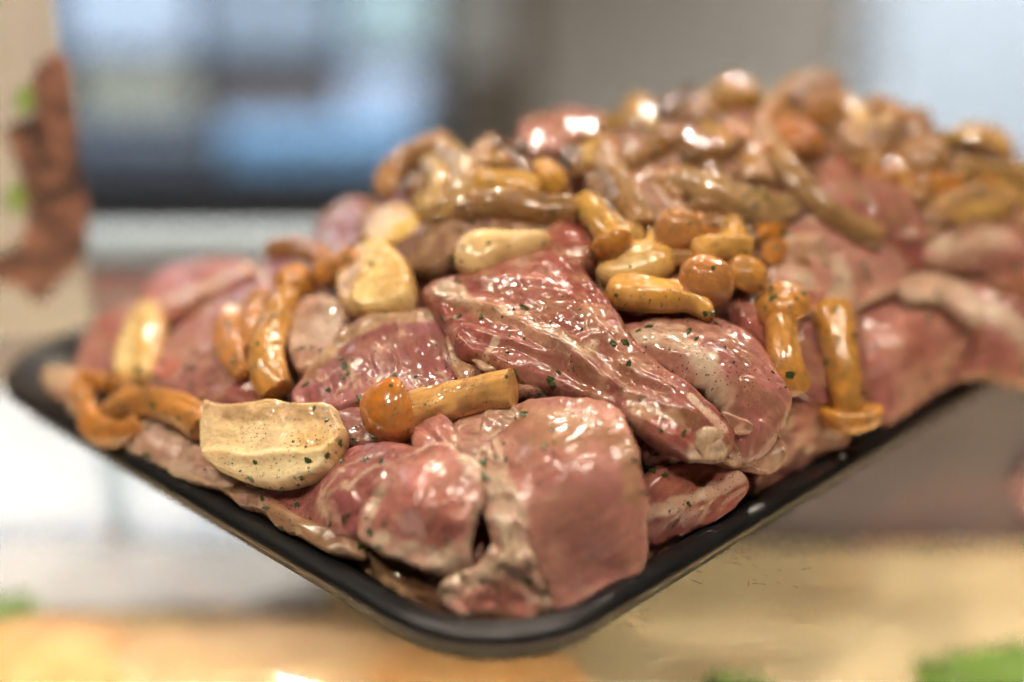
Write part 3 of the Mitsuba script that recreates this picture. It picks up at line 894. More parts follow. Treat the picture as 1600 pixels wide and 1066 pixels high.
# near corner
k = meat('large pink slice draped over the near corner of the tray', [(742, 648), (775, 632), (840, 622), (905, 618), (945, 630), (975, 660), (992, 705), (1005, 755), (1006, 810), (1000, 862), (975, 895), (930, 925), (862, 948), (848, 910), (832, 850), (808, 790), (785, 740), (768, 690)],
     t=4.5, h=.55, ruf=2.4, base=HAM, base2=np.array([.44, .165, .155]), bulge=1, edge=1.8, cr_amp=.2, lump=(1.0, 16), fine=(.12, 3), vein=.35, fiber=(.8, -.5), rag=.8, sauce=.25,
     an=[(760, 650, .036), (860, 622, .044), (950, 640, .043), (870, 700, .038), (985, 720, .034), (800, 740, .030), (900, 800, .0235), (1000, 840, .012), (860, 900, .004), (930, 880, .005), (790, 690, .034)],
     fat=[([(772, 685), (790, 735), (812, 790), (828, 830)], 1.3)], ridges=[([(770, 690), (800, 760), (840, 860), (855, 915)], .8, 2.2), ([(930, 640), (965, 690)], .6, 4)],
     sauces=[([(760, 640), (830, 650), (900, 665), (975, 700)], 6), ([(830, 690), (900, 700)], 5), ([(985, 720), (990, 780)], 3)], pale=[([(915, 640), (955, 655)], 4.5, (.60, .28, .22)), ([(795, 700), (820, 720)], 3, (.62, .30, .25))])
meat('red slice with white fat edges at the near corner, left of the draped slice', [(562, 838), (572, 800), (590, 765), (612, 730), (650, 702), (690, 690), (735, 712), (752, 740), (748, 790), (735, 835), (716, 875), (688, 897), (640, 886), (605, 862), (585, 848)],
     t=6, h=.6, lift=3, base=np.array([.50, .145, .14]), base2=HAM, bulge=.6, lump=(2.6, 9), ruf=3.2, rag=1.3, rim_fat=1.0, fiber=(.7, -.7), sauce=.2,
     an=[(570, 830, .012), (640, 705, .033), (700, 700, .035), (745, 750, .030), (650, 790, .025), (690, 880, .008), (600, 780, .022), (625, 860, .010)],
     fat=[([(590, 850), (640, 872), (690, 880), (712, 860)], 4.6), ([(566, 830), (580, 800), (596, 765)], 2.6), ([(720, 715), (748, 745)], 2.2)], ridges=[([(640, 760), (700, 800), (730, 830)], .9, 4)])
slab('fat_lump', '', '', [(640, 660), (660, 645), (690, 648), (715, 672), (722, 700), (705, 722), (672, 712), (655, 722), (645, 700)], parent='meat_slice_001', t=6, lift=6.5, h=.8, base=FAT, base2=PINK * 1.15, vein=0, sauce=.3, lump=(1.4, 5), bulge=1.5, rim_fat=.6,
     ridges=[([(655, 655), (675, 690), (700, 715)], -1.2, 1.5)])
slab('fat_lump', '', '', [(676, 775), (690, 760), (725, 750), (757, 738), (752, 758), (735, 778), (700, 794), (684, 792)], parent='meat_slice_001', t=5, lift=7, h=.8, base=FAT, base2=TAN, vein=0, sauce=.35, lump=(1.0, 5), bulge=1.5)
meat('crumpled fatty strip between the two slices at the near corner', [(735, 720), (760, 700), (785, 745), (808, 800), (832, 855), (852, 910), (858, 948), (800, 962), (735, 962), (690, 942), (688, 912), (720, 890), (765, 870), (772, 840), (750, 790)],
     t=7, h=.6, lift=-1, base=np.array([.56, .27, .2]), base2=HAM, vein=.8, rim_fat=1.5, bulge=.6, lump=(3.4, 6.5), ruf=3.5, rag=1.6, sauce=.5, fiber=(.4, 1),
     an=[(750, 715, .033), (790, 790, .024), (830, 880, .010), (720, 920, .001), (780, 940, -.003), (840, 935, -.002), (770, 830, .017)],
     fat=[([(770, 740), (790, 820), (815, 880), (835, 930)], 3.6), ([(695, 925), (760, 895), (800, 870)], 3.6)], ridges=[([(765, 760), (790, 830), (800, 880)], 1.8, 2.5), ([(790, 890), (830, 930)], -1.2, 1.8), ([(700, 915), (780, 885)], 1.2, 3)])
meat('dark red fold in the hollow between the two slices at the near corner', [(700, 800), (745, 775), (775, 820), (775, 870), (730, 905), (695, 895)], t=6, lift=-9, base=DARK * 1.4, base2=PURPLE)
meat('deep red marbled slice under the pale mushroom chunk', [(430, 800), (452, 765), (500, 735), (545, 705), (600, 692), (655, 700), (650, 730), (612, 750), (588, 790), (566, 838), (520, 838), (465, 826)],
     t=9, h=.5, lift=-1, base=np.array([.36, .09, .10]), base2=np.array([.45, .15, .15]), vein=1.0, bulge=1.5, fiber=(1, -.55), sauce=.15, lump=(1.2, 14),
     an=[(440, 800, .005), (520, 730, .0185), (640, 705, .032), (610, 760, .025), (560, 830, .010), (470, 820, .003), (530, 780, .018)],
     fat=[([(560, 775), (590, 735), (640, 722)], .6), ([(505, 800), (530, 750), (600, 712)], .5)], ridges=[([(540, 735), (500, 790), (490, 825)], 1.2, 6)])
meat('thin brownish scrap along the rim left of the deep red slice', [(330, 748), (380, 760), (430, 772), (452, 800), (440, 815), (395, 792), (350, 772)], t=4, lift=-3, lump=(2.2, 6), rag=1.4, ruf=3, h=.8, base=np.array([.36, .2, .16]), base2=TAN, sauce=.6, vein=.6)
meat('white fatty piece on the rim below the left mushroom', [(198, 690), (222, 668), (265, 668), (305, 690), (345, 715), (372, 745), (350, 765), (300, 752), (240, 722), (208, 708)], t=6, lift=0, h=.7, base=np.array([.64, .42, .33]), base2=FAT, rim_fat=1.5, lump=(2.4, 6), rag=1.3, ruf=2.5, sauce=.35, vein=.7)
meat('pale tan scrap at the left corner of the tray', [(62, 595), (85, 575), (125, 578), (150, 600), (150, 640), (165, 668), (130, 658), (95, 628)], t=6, lift=0, base=TAN, base2=FAT, sauce=.5)

# left side
meat('pink slice under the two brown stems on the left', [(222, 608), (235, 575), (268, 535), (315, 512), (352, 500), (390, 520), (420, 570), (430, 640), (380, 655), (330, 640), (280, 622)],
     t=10, lift=-1, base=np.array([.48, .19, .19]), base2=PURPLE, bulge=2, lump=(1.8, 13), vein=.5, sauce=.35)
meat('dark purple fold below the pink slice on the left', [(300, 620), (345, 600), (400, 610), (430, 640), (400, 665), (340, 655)], t=7, lift=1, base=PURPLE * .9, base2=LEAN, bulge=2)
meat('purple slice behind the pale wedge on the left', [(262, 560), (290, 500), (335, 465), (400, 440), (440, 455), (420, 510), (360, 520), (310, 545)], t=9, lift=-1, base=PURPLE, base2=HAM, bulge=1.5, vein=.3)
meat('red slice with a fat edge at the back left rim', [(215, 490), (228, 440), (262, 412), (310, 402), (360, 405), (400, 418), (400, 445), (350, 465), (300, 490), (262, 512)],
     t=9, lift=0, base=np.array([.52, .12, .09]), base2=PINK, bulge=1.5, fat=[([(235, 480), (290, 465), (350, 440), (390, 420)], 4.5)], sauce=.3)
meat('dark red slice at the left rim behind the pale wedge', [(118, 580), (130, 525), (165, 480), (215, 470), (262, 500), (240, 560), (200, 590), (150, 596)], t=9, lift=-2, base=np.array([.36, .12, .11]), base2=PURPLE, bulge=1.5)
meat('pink slice with a pale top edge in the middle left', [(455, 628), (478, 580), (520, 535), (565, 508), (630, 488), (690, 495), (716, 525), (722, 580), (700, 612), (640, 618), (570, 640), (500, 650)],
     t=10, h=.55, lift=0, base=np.array([.44, .16, .17]), base2=np.array([.36, .12, .14]), bulge=2, vein=.8, fiber=(.4, 1), lump=(1.3, 16), sauce=.25, sauces=[([(478, 585), (530, 530), (600, 498), (660, 490)], 4)],
     pale=[([(490, 560), (540, 520), (620, 495), (670, 492)], 3.2, (.66, .45, .3))], ridges=[([(700, 510), (715, 570)], -1.5, 4)])
meat('dark slice below the pink middle left slice', [(440, 640), (500, 620), (570, 630), (640, 640), (650, 690), (560, 705), (500, 700), (455, 690)], t=8, lift=-6, base=np.array([.34, .12, .12]), base2=PURPLE, bulge=2, sauce=.5)
meat('white fat knob right of the curved standing mushroom', [(455, 545), (462, 500), (485, 475), (520, 468), (548, 488), (545, 525), (520, 560), (490, 590), (462, 580)], t=10, lift=-1, base=np.array([.66, .48, .38]), base2=FAT, rim_fat=2, lump=(1.6, 5), fine=(.4, 2.5), vein=.2, sauce=.3)

meat('brown herb covered scrap in the gap at the near corner of the tray', [(545, 850), (575, 845), (610, 872), (650, 900), (690, 915), (700, 945), (660, 945), (610, 918), (565, 885)], t=6, h=.9, base=np.array([.16, .09, .04]), base2=np.array([.26, .15, .06]), sauce=.9, lump=(2, 6), an=[(550, 855, .002), (600, 885, -.001), (650, 920, -.004), (690, 940, -.005), (690, 920, -.001)])
meat('pink scrap behind the top edge of the draped slice', [(680, 640), (720, 618), (770, 612), (800, 630), (770, 665), (720, 700), (690, 680)], t=6, lift=1, base=HAM, base2=FAT, rim_fat=1.5, sauce=.5, lump=(1.6, 6))
meat('white streaky scrap between the draped slice and the fatty strip', [(700, 690), (735, 660), (765, 660), (780, 700), (790, 740), (760, 760), (725, 735)], t=5, lift=3, base=np.array([.6, .4, .32]), base2=HAM, rim_fat=1.2, vein=.8, sauce=.5, lump=(1.8, 6))
meat('narrow red strip along the right rim below the lobed piece', [(1000, 850), (1060, 815), (1130, 780), (1200, 735), (1205, 755), (1140, 800), (1060, 845), (1005, 880)], t=6, base=np.array([.34, .09, .085]), base2=PURPLE, vein=.9, sauce=.3)
meat('dark brown scrap along the left rim below the cream chunk', [(380, 775), (440, 790), (500, 820), (560, 845), (560, 875), (490, 855), (420, 815)], t=5, lift=-4, lump=(2.4, 6), rag=1.5, ruf=3, h=.8, base=np.array([.22, .1, .07]), base2=GREYBROWN, sauce=.8)

# the big piece in focus
meat('big red folded piece in the middle of the heap', [(668, 446), (692, 428), (745, 425), (800, 418), (838, 404), (872, 404), (905, 425), (930, 458), (958, 500), (985, 540), (1020, 572), (1070, 600), (1120, 628), (1140, 650), (1128, 682), (1085, 692), (1035, 694), (990, 668), (940, 634), (885, 612), (835, 602), (800, 596), (762, 570), (722, 556), (708, 520), (690, 490), (678, 468)],
     t=10, h=.42, lift=3, base=np.array([.33, .07, .063]), base2=np.array([.37, .125, .105]), vein=.25, bulge=1.2, edge=2.5, lump=(1.3, 12), fine=(.3, 2.6), fiber=(1, .62), sauce=.4, rag=.7,
     an=[(675, 450, .062), (740, 432, .066), (850, 408, .071), (920, 450, .066), (720, 540, .053), (800, 585, .0475), (900, 600, .045), (1000, 655, .0395), (1115, 665, .0355), (830, 500, .060), (900, 540, .055), (1000, 570, .050), (1060, 610, .045), (760, 480, .061)],
     ridges=[([(690, 455), (740, 478), (790, 505), (860, 545), (925, 575), (990, 625), (1100, 650)], 2.0, 2.6), ([(720, 440), (800, 475), (880, 520), (960, 580), (1050, 640)], -1.3, 2.4), ([(760, 430), (850, 450), (930, 520), (1000, 585), (1090, 635)], 1.5, 3.2),
             ([(745, 540), (820, 560), (890, 580), (960, 625)], -1.0, 2), ([(730, 515), (800, 545), (870, 570)], .9, 1.6), ([(850, 415), (900, 470), (950, 530)], 1.0, 3)],
     fat=[([(682, 452), (712, 462), (735, 478)], 2.0), ([(880, 545), (915, 560), (930, 545)], 1.0), ([(760, 560), (775, 540)], 1.4), ([(1080, 622), (1130, 650)], 2.2), ([(1090, 690), (1125, 676)], 2.6)], pale=[([(745, 490), (800, 515), (850, 545)], 2.4, (.56, .28, .18))],
     sauces=[([(720, 470), (800, 500), (870, 540), (920, 560)], 3.5), ([(990, 640), (1090, 655)], 2.5)])
meat('dark wrinkled flank under the big folded piece', [(735, 545), (780, 560), (840, 580), (910, 598), (980, 630), (1050, 660), (1110, 668), (1160, 680), (1180, 700), (1145, 712), (1090, 706), (1050, 716), (1010, 722), (1000, 690), (970, 655), (930, 628), (890, 618), (850, 626), (815, 632), (785, 605), (752, 585)],
     t=9, h=.45, lift=0, base=np.array([.30, .095, .10]), base2=np.array([.36, .16, .13]), vein=.5, bulge=2.2, fiber=(1, .4), lump=(1.2, 10), sauce=.5, fine=(.3, 2.4),
     an=[(750, 570, .046), (840, 610, .042), (930, 605, .041), (1000, 640, .036), (1010, 715, .024), (1100, 700, .026), (1170, 695, .023), (1080, 670, .032), (960, 640, .037)],
     ridges=[([(830, 588), (900, 602), (960, 640), (1030, 690)], -1.6, 2), ([(850, 605), (920, 612), (990, 670), (1020, 700)], 1.5, 2.2), ([(1000, 660), (1080, 690), (1150, 695)], 1.0, 2), ([(1010, 690), (1090, 700)], -1.0, 1.6)],
     fat=[([(1085, 678), (1105, 668)], 1.6)], pale=[([(900, 600), (935, 612)], 2, (.5, .3, .24))])
k = meat('lobed pink piece with a white fat band right of the big folded piece', [(978, 505), (1010, 490), (1060, 486), (1105, 488), (1140, 508), (1175, 540), (1205, 580), (1222, 618), (1226, 655), (1205, 690), (1165, 694), (1128, 672), (1128, 640), (1075, 606), (1030, 575), (995, 545)],
     t=11, h=.45, lift=2, base=np.array([.44, .16, .14]), base2=np.array([.38, .125, .115]), vein=.35, bulge=1.5, edge=6, lump=(1.3, 10), sauce=.35, fiber=(.7, .7),
     an=[(990, 510, .055), (1060, 490, .057), (1130, 510, .054), (1200, 590, .043), (1220, 650, .033), (1160, 690, .026), (1130, 640, .037), (1040, 560, .052), (1100, 560, .051), (1160, 590, .045), (1170, 650, .034)],
     fat=[([(1005, 515), (1040, 530), (1080, 560), (1105, 595), (1125, 622)], 4.2), ([(1020, 505), (1060, 510)], 2.5)], ridges=[([(1010, 545), (1060, 585), (1120, 625)], -2.2, 2.2), ([(1130, 520), (1185, 575), (1210, 640)], 1.0, 5), ([(1120, 640), (1170, 650), (1215, 640)], -1.2, 1.8)])
slab('fat_lump', '', '', [(1085, 690), (1092, 672), (1112, 664), (1128, 672), (1122, 690), (1105, 696), (1110, 714), (1096, 718), (1086, 706)], parent=k, t=4, lift=8, h=.6, base=FAT, base2=TAN, vein=0, sauce=.2, lump=(.8, 3.5), bulge=1)
meat('glistening gristly piece below the lobed piece', [(1105, 700), (1150, 692), (1195, 694), (1222, 680), (1220, 705), (1200, 730), (1168, 738), (1135, 722), (1112, 712)], t=9, h=.8, lift=0, base=np.array([.36, .17, .12]), base2=np.array([.34, .13, .10]), bulge=2.5, sauce=.5, lump=(1.4, 7),
     fat=[([(1200, 680), (1205, 715), (1185, 730)], 3.2)], ridges=[([(1110, 695), (1160, 690), (1215, 680)], -1.2, 1.6)], an=[(1110, 700, .027), (1200, 670, .029), (1215, 700, .022), (1170, 735, .013), (1150, 700, .024)])
meat('red slice with a white fat stripe on the right rim beside the draped slice', [(1004, 800), (1010, 745), (1060, 725), (1110, 716), (1150, 738), (1158, 762), (1130, 795), (1075, 828), (1012, 862)],
     t=8, h=.8, lift=0, base=np.array([.34, .075, .075]), base2=DARK * 1.5, vein=.8, bulge=2, fiber=(1, -.4), sauce=.15,
     an=[(1010, 760, .020), (1100, 720, .019), (1150, 750, .012), (1080, 815, .004), (1010, 850, .001), (1070, 765, .014)],
     fat=[([(1012, 802), (1060, 782), (1110, 768), (1152, 745)], 2.4)], pale=[([(1020, 830), (1080, 795)], 2, (.45, .2, .17))])
meat('pink scrap on the right rim under the standing mushroom', [(1205, 690), (1215, 640), (1260, 625), (1300, 650), (1318, 690), (1260, 722), (1205, 752), (1160, 775), (1150, 760), (1190, 730)],
     t=8, lift=-1, base=np.array([.46, .2, .17]), base2=PINK, vein=.4, an=[(1215, 650, .024), (1290, 650, .016), (1310, 690, .005), (1250, 720, .003), (1170, 760, .002), (1215, 700, .012)])

# right side
k = meat('large pink slice hanging over the right rim', [(1325, 545), (1335, 490), (1362, 450), (1400, 428), (1450, 418), (1490, 430), (1520, 465), (1560, 495), (1620, 530), (1640, 600), (1590, 606), (1545, 580), (1500, 588), (1465, 612), (1420, 645), (1390, 662), (1352, 640), (1332, 600)],
     t=11, lift=2, base=np.array([.46, .155, .15]), base2=HAM, vein=.4, bulge=2, sauce=.3, fat=[([(1400, 440), (1450, 440), (1500, 470), (1535, 500)], 6), ([(1540, 500), (1590, 540), (1620, 580)], 5.5)],
     an=[(1335, 560, .027), (1360, 460, .043), (1450, 425, .045), (1520, 480, .036), (1600, 540, .022), (1590, 600, .007), (1480, 600, .008), (1390, 650, .006), (1420, 540, .029)], ridges=[([(1510, 470), (1520, 530), (1500, 580)], -2, 4)])
slab('fat_lump', '', '', [(1395, 445), (1420, 425), (1465, 420), (1500, 440), (1530, 470), (1545, 500), (1520, 505), (1490, 480), (1450, 470), (1415, 475)], parent=k, t=6, lift=3, base=FAT * .95, base2=np.array([.62, .38, .28]), vein=0, lump=(1.4, 6), sauce=.3, an=[(1400, 445, .046), (1465, 425, .049), (1530, 480, .039), (1450, 465, .045)])
meat('pale pink fatty piece behind the brown caps on the right', [(1198, 455), (1190, 400), (1205, 368), (1245, 348), (1295, 352), (1340, 380), (1395, 425), (1400, 455), (1350, 480), (1310, 500), (1262, 500), (1222, 480)],
     t=12, lift=2, base=np.array([.58, .27, .22]), base2=HAM, vein=.5, bulge=2, rim_fat=2.5, fat=[([(1225, 380), (1270, 385), (1320, 430), (1310, 470)], 6), ([(1210, 420), (1260, 440)], 4)], sauce=.3)
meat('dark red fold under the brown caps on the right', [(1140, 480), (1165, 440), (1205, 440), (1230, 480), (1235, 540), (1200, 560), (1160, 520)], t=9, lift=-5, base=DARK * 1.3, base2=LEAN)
meat('purple piece behind the standing mushroom stem', [(1225, 560), (1250, 505), (1300, 480), (1345, 490), (1340, 560), (1330, 620), (1280, 640), (1240, 620)], t=9, lift=-4, base=np.array([.38, .13, .13]), base2=PURPLE, bulge=1.5)
meat('red slice high on the right of the heap', [(1275, 290), (1290, 258), (1340, 245), (1400, 240), (1445, 275), (1470, 320), (1472, 360), (1430, 385), (1390, 372), (1340, 350), (1300, 330)], t=11, lift=2, base=np.array([.46, .12, .12]), base2=PINK, bulge=2, vein=.3, sauce=.25)
meat('dark red slice below the high red slice', [(1350, 370), (1400, 350), (1460, 350), (1475, 395), (1440, 425), (1400, 425)], t=9, lift=-2, base=np.array([.34, .085, .085]), base2=LEAN, bulge=1.5)
meat('fatty piece at the right edge of the heap', [(1438, 400), (1465, 368), (1515, 350), (1570, 355), (1605, 385), (1612, 430), (1560, 440), (1510, 425), (1465, 430)], t=10, lift=2, base=np.array([.5, .25, .2]), base2=PINK, bulge=2, fat=[([(1460, 395), (1520, 375), (1570, 375)], 5)], sauce=.4)
meat('orange pink slice at the right edge above the hanging slice', [(1525, 450), (1550, 425), (1600, 420), (1650, 440), (1660, 520), (1610, 510), (1565, 485)], t=10, lift=2, base=np.array([.5, .17, .11]), base2=PINK, bulge=2)
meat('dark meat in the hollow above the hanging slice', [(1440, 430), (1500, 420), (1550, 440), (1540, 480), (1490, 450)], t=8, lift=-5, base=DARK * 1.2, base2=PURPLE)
meat('pink slice at the right edge below the far mushrooms', [(1555, 370), (1570, 320), (1620, 300), (1660, 340), (1650, 420), (1600, 410)], t=9, lift=1, base=np.array([.5, .2, .17]), base2=PINK, bulge=1.5)

# top and back
meat('greyish brown slice behind the cream wedge', [(612, 392), (640, 358), (690, 335), (735, 335), (768, 352), (755, 385), (712, 398), (690, 430), (640, 425)], t=9, lift=0, base=GREYBROWN, base2=np.array([.3, .16, .12]), bulge=1.5, sauce=.5, vein=.2)
meat('pink slice at the left shoulder of the heap', [(480, 400), (488, 360), (510, 325), (548, 308), (590, 318), (596, 350), (570, 395), (530, 420), (495, 425)], t=10, lift=1, base=np.array([.42, .19, .17]), base2=PINK, bulge=1.5, sauce=.4)
meat('dark red slice right of the cream wedge', [(835, 385), (860, 355), (905, 352), (940, 370), (945, 410), (915, 430), (870, 410)], t=9, lift=0, base=np.array([.34, .07, .06]), base2=LEAN, bulge=2, vein=.2)
meat('grey brown slice under the orange stems on top', [(740, 345), (790, 310), (850, 310), (910, 330), (915, 365), (860, 370), (790, 375)], t=9, lift=-3, base=GREYBROWN * .9, base2=np.array([.28, .13, .1]), bulge=2)
meat('pink slice at the far top left of the heap', [(805, 235), (815, 195), (850, 172), (905, 165), (945, 185), (930, 225), (880, 250), (835, 258)], t=10, lift=2, base=np.array([.5, .22, .22]), base2=PINK, bulge=1.5)
meat('brown mauve slice across the top of the heap', [(880, 260), (920, 215), (990, 200), (1070, 215), (1140, 235), (1165, 275), (1120, 300), (1040, 290), (980, 300), (920, 300)], t=11, lift=0, base=np.array([.3, .15, .125]), base2=np.array([.36, .19, .17]), bulge=1.5, sauce=.5)
meat('dark meat behind the brown crescent slice', [(1030, 300), (1080, 260), (1170, 255), (1240, 290), (1250, 330), (1180, 350), (1090, 345)], t=9, lift=-5, base=DARK * 1.1, base2=GREYBROWN)
meat('pale pink strip in the middle of the top', [(985, 260), (1010, 245), (1040, 290), (1075, 340), (1085, 375), (1050, 385), (1020, 350), (990, 310)], t=8, lift=2, base=np.array([.56, .36, .28]), base2=HAM, bulge=2, sauce=.4)
meat('brown slice left of the pale strip on top', [(905, 290), (940, 250), (975, 255), (1005, 320), (1010, 370), (970, 370), (930, 340)], t=9, lift=1, base=np.array([.32, .17, .11]), base2=GREYBROWN, bulge=1.5, sauce=.6)
meat('mauve slice at the far top of the heap', [(1020, 205), (1070, 175), (1140, 175), (1180, 200), (1160, 235), (1080, 235)], t=9, lift=0, base=np.array([.42, .2, .18]), base2=GREYBROWN, bulge=1.5)
meat('brown slice near the far right top', [(1180, 250), (1230, 215), (1300, 210), (1350, 230), (1340, 265), (1280, 275), (1220, 285)], t=9, lift=-2, base=np.array([.32, .15, .09]), base2=GREYBROWN, bulge=1.5)
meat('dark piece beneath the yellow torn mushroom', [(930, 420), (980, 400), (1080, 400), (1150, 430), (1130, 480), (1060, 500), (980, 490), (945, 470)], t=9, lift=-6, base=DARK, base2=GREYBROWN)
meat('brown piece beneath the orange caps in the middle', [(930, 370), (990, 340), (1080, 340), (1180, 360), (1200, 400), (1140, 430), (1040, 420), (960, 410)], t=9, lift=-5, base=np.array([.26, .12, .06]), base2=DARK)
meat('brown piece at the far right of the heap top', [(1400, 250), (1450, 215), (1530, 225), (1600, 260), (1640, 310), (1560, 350), (1490, 340), (1430, 300)], t=10, lift=-2, base=np.array([.34, .2, .13]), base2=GREYBROWN, bulge=1.5, sauce=.6)


# ragged fatty flaps on the slices
def key_of(text):
    return next(k for k in labels if k.startswith('meat_slice') and text in labels[k]['label'])


for text, o, t, lf, b1 in (('big red folded piece', [(674, 450), (700, 438), (738, 452), (745, 482), (716, 482), (690, 474)], 3, 6.5, FAT), ('big red folded piece', [(735, 546), (756, 532), (790, 556), (776, 582), (748, 574)], 3, 5, FAT),
                          ('pale top edge in the middle left', [(694, 522), (714, 505), (738, 538), (742, 592), (722, 602), (702, 570)], 4, 2, TAN), ('glistening gristly', [(1186, 694), (1214, 668), (1224, 702), (1206, 728), (1184, 716)], 4, 3, FAT),
                          ('pale pink fatty piece behind', [(1214, 392), (1258, 362), (1302, 378), (1292, 412), (1242, 424)], 4, 5, FAT),
                          ('high on the right', [(1440, 300), (1478, 330), (1470, 364), (1438, 346)], 4, 5, FAT), ('two brown stems', [(236, 590), (262, 552), (300, 540), (296, 566), (262, 600)], 3, 3, PINK * 1.2),
                          ('large pink slice draped', [(742, 660), (760, 634), (800, 628), (812, 650), (780, 668), (764, 690)], 2.5, 3, FAT), ('right edge of the heap', [(1470, 400), (1510, 370), (1560, 372), (1550, 396), (1500, 412)], 4, 4, FAT),
                          ('lobed pink piece', [(1128, 640), (1160, 655), (1200, 652), (1220, 640), (1212, 676), (1165, 690), (1134, 668)], 3, 3, HAM * .85)):
    slab('fat_flap', '', '', o, parent=key_of(text), t=t, lift=lf, h=.7, base=b1, base2=b1 * [.8, .62, .55], vein=.3, sauce=.4, lump=(1.6, 5), rag=1.4, ruf=2.0, bulge=.4, rim_fat=.5)


# ------------------------------------------------------------------ the mushrooms
def chunk(label, outline, **kw):
    kw = {'ch': 1, 'rag': .35, 'base': CREAM, 'base2': np.array([.66, .42, .17]), 'vein': 0, 'bsdf': 'wet_mushroom', 'sauce': .3, 'lump': (.6, 8), 'fine': (.12, 3), **kw}
    return slab('mushroom_slice', label, 'mushroom', outline, **kw)


chunk('big cream mushroom chunk with square ends in the front left', [(326, 628), (338, 634), (365, 636), (400, 632), (432, 624), (450, 630), (480, 632), (520, 630), (526, 650), (541, 678), (531, 712), (505, 744), (468, 754), (435, 760), (398, 756), (362, 742), (322, 724), (315, 700), (320, 660)],
      t=9, h=.5, lift=5, edge=1.2, bulge=.1, flat=.35, rag=.25, base=np.array([.78, .59, .33]), sauce=.2, lump=(.3, 12),
      an=[(326, 632, .031), (430, 628, .034), (518, 634, .036), (530, 690, .0305), (430, 758, .0155), (320, 715, .0165), (420, 690, .0265), (420, 715, .0245)],
      ridges=[([(320, 708), (370, 716), (440, 716), (500, 712), (532, 690)], 1.7, 1.9), ([(435, 690), (445, 672)], .5, .9), ([(468, 675), (475, 690)], .5, .9)],
      sauces=[([(330, 640), (420, 645), (510, 645)], 4), ([(520, 650), (532, 690)], 1.6)], pale=[([(330, 735), (420, 742), (500, 725)], 4, (.80, .66, .38))])
mushroom('small orange mushroom with a thick stem lying in the front middle', (600, 648, 11.2), [(622, 650, 6.2), (660, 638, 6.0), (710, 624, 6.0), (760, 612, 6.2), (800, 606, 6.6)], axis=(-1, .3), toward=.5, lift=6, slift=[5, 6, 6, 5.5, 5], tall=.95, seat=.3, base=np.array([.50, .18, .032]), stem_base=np.array([.60, .33, .105]), ends=(.2, .1))
strip('mushroom_slice', 'orange mushroom half with a stem lying at the left corner', 'mushroom', [(168, 648, 4.4), (210, 632, 6), (255, 634, 6.2), (295, 648, 6.2), (318, 668, 5.6)], lift=5, flat=.75, base=ORANGE * [1.05, 1.15, 1.3], ends=(.4, .1))
strip('cap_rim', '', '', [(160, 600, 3.6), (128, 600, 4.2), (132, 635, 4.6), (150, 668, 5.2), (188, 676, 4.6), (215, 660, 3.6)], lift=5, flat=.65, base=ORANGE, parent='mushroom_slice_001')
strip('cap_fold', '', '', [(130, 594, 3.2), (165, 598, 3.6), (205, 618, 3.6)], lift=4, flat=.6, base=ORANGE * .7, parent='mushroom_slice_001')
chunk('pale yellow wedge standing at the left', [(178, 590), (184, 540), (196, 490), (212, 465), (232, 462), (250, 480), (260, 515), (258, 560), (245, 600), (215, 612), (190, 606)], t=9, lift=5, edge=2.5, base=np.array([.70, .50, .18]), base2=YELLOW, ridges=[([(222, 470), (228, 530), (225, 600)], 1.6, 3)], pale=[([(200, 500), (196, 570)], 4, (.72, .55, .26))], sauces=[([(245, 490), (250, 560)], 3)])
mushroom('curved orange mushroom standing on the left of the heap', (461, 440, 7.6), [(452, 462, 5.2), (430, 505, 5.8), (416, 550, 6.4), (420, 590, 6.6), (432, 612, 6)], axis=(.45, -1), toward=.35, lift=7, slift=[6, 7, 7, 5, 2], tall=.95, base=np.array([.52, .22, .04]), stem_base=np.array([.48, .24, .055]), seat=.1)
strip('mushroom_slice', 'narrow orange stem left of the curved mushroom', 'mushroom', [(364, 488, 4.6), (358, 520, 5.4), (366, 560, 5), (378, 586, 3.4)], lift=6, flat=.6, base=ORANGE)
strip('mushroom_slice', 'orange stem half hidden behind the curved mushroom', 'mushroom', [(408, 462, 4.5), (396, 500, 5), (392, 545, 4.5)], lift=3, flat=.6, base=ORANGE * .95)
strip('mushroom_slice', 'brown orange stem lying above the curved mushroom cap', 'mushroom', [(428, 392, 4.6), (458, 388, 4.8), (492, 398, 4.4), (512, 412, 4)], lift=5, flat=.85, base=ORANGE * .8)
strip('mushroom_slice', 'short orange stem between the cap and the toasted chunk', 'mushroom', [(500, 430, 5), (530, 418, 5.4), (560, 408, 5)], lift=4, flat=.8, base=ORANGE)
chunk('toasted chunk with an orange side in the upper left', [(526, 470), (532, 430), (548, 400), (575, 382), (600, 380), (625, 398), (645, 425), (648, 460), (630, 482), (590, 496), (550, 496)], t=11, h=.8, lift=7, edge=2.5, bulge=1.2, base=np.array([.72, .50, .2]), base2=YELLOW, sauce=.25, ridges=[([(600, 382), (578, 420), (560, 470), (558, 492)], 2.6, 2.4)], sauces=[([(545, 420), (535, 470)], 5), ([(560, 400), (545, 440)], 4)])
chunk('yellow chunk on top of the toasted chunk', [(565, 380), (572, 345), (600, 322), (640, 318), (662, 340), (660, 372), (630, 392), (590, 396)], t=10, lift=5, edge=3, base=np.array([.64, .42, .12]), base2=YELLOW)
chunk('cream wedge on the greyish slice behind the big folded piece', [(706, 412), (712, 385), (730, 368), (765, 364), (810, 366), (855, 366), (866, 378), (840, 392), (800, 406), (765, 424), (730, 428)], t=11, h=.8, lift=7, edge=4, bulge=2.2, base=np.array([.74, .52, .25]), base2=np.array([.62, .40, .17]), sauce=.3)
strip('mushroom_slice', 'curled brown slice arching at the top left, outer arc', 'mushroom', [(608, 300, 4.5), (612, 268, 5), (640, 244, 5), (672, 228, 5), (692, 214, 3.6)], lift=7, flat=.6, base=np.array([.46, .25, .11]), lifts=[4, 9, 10, 10, 9])
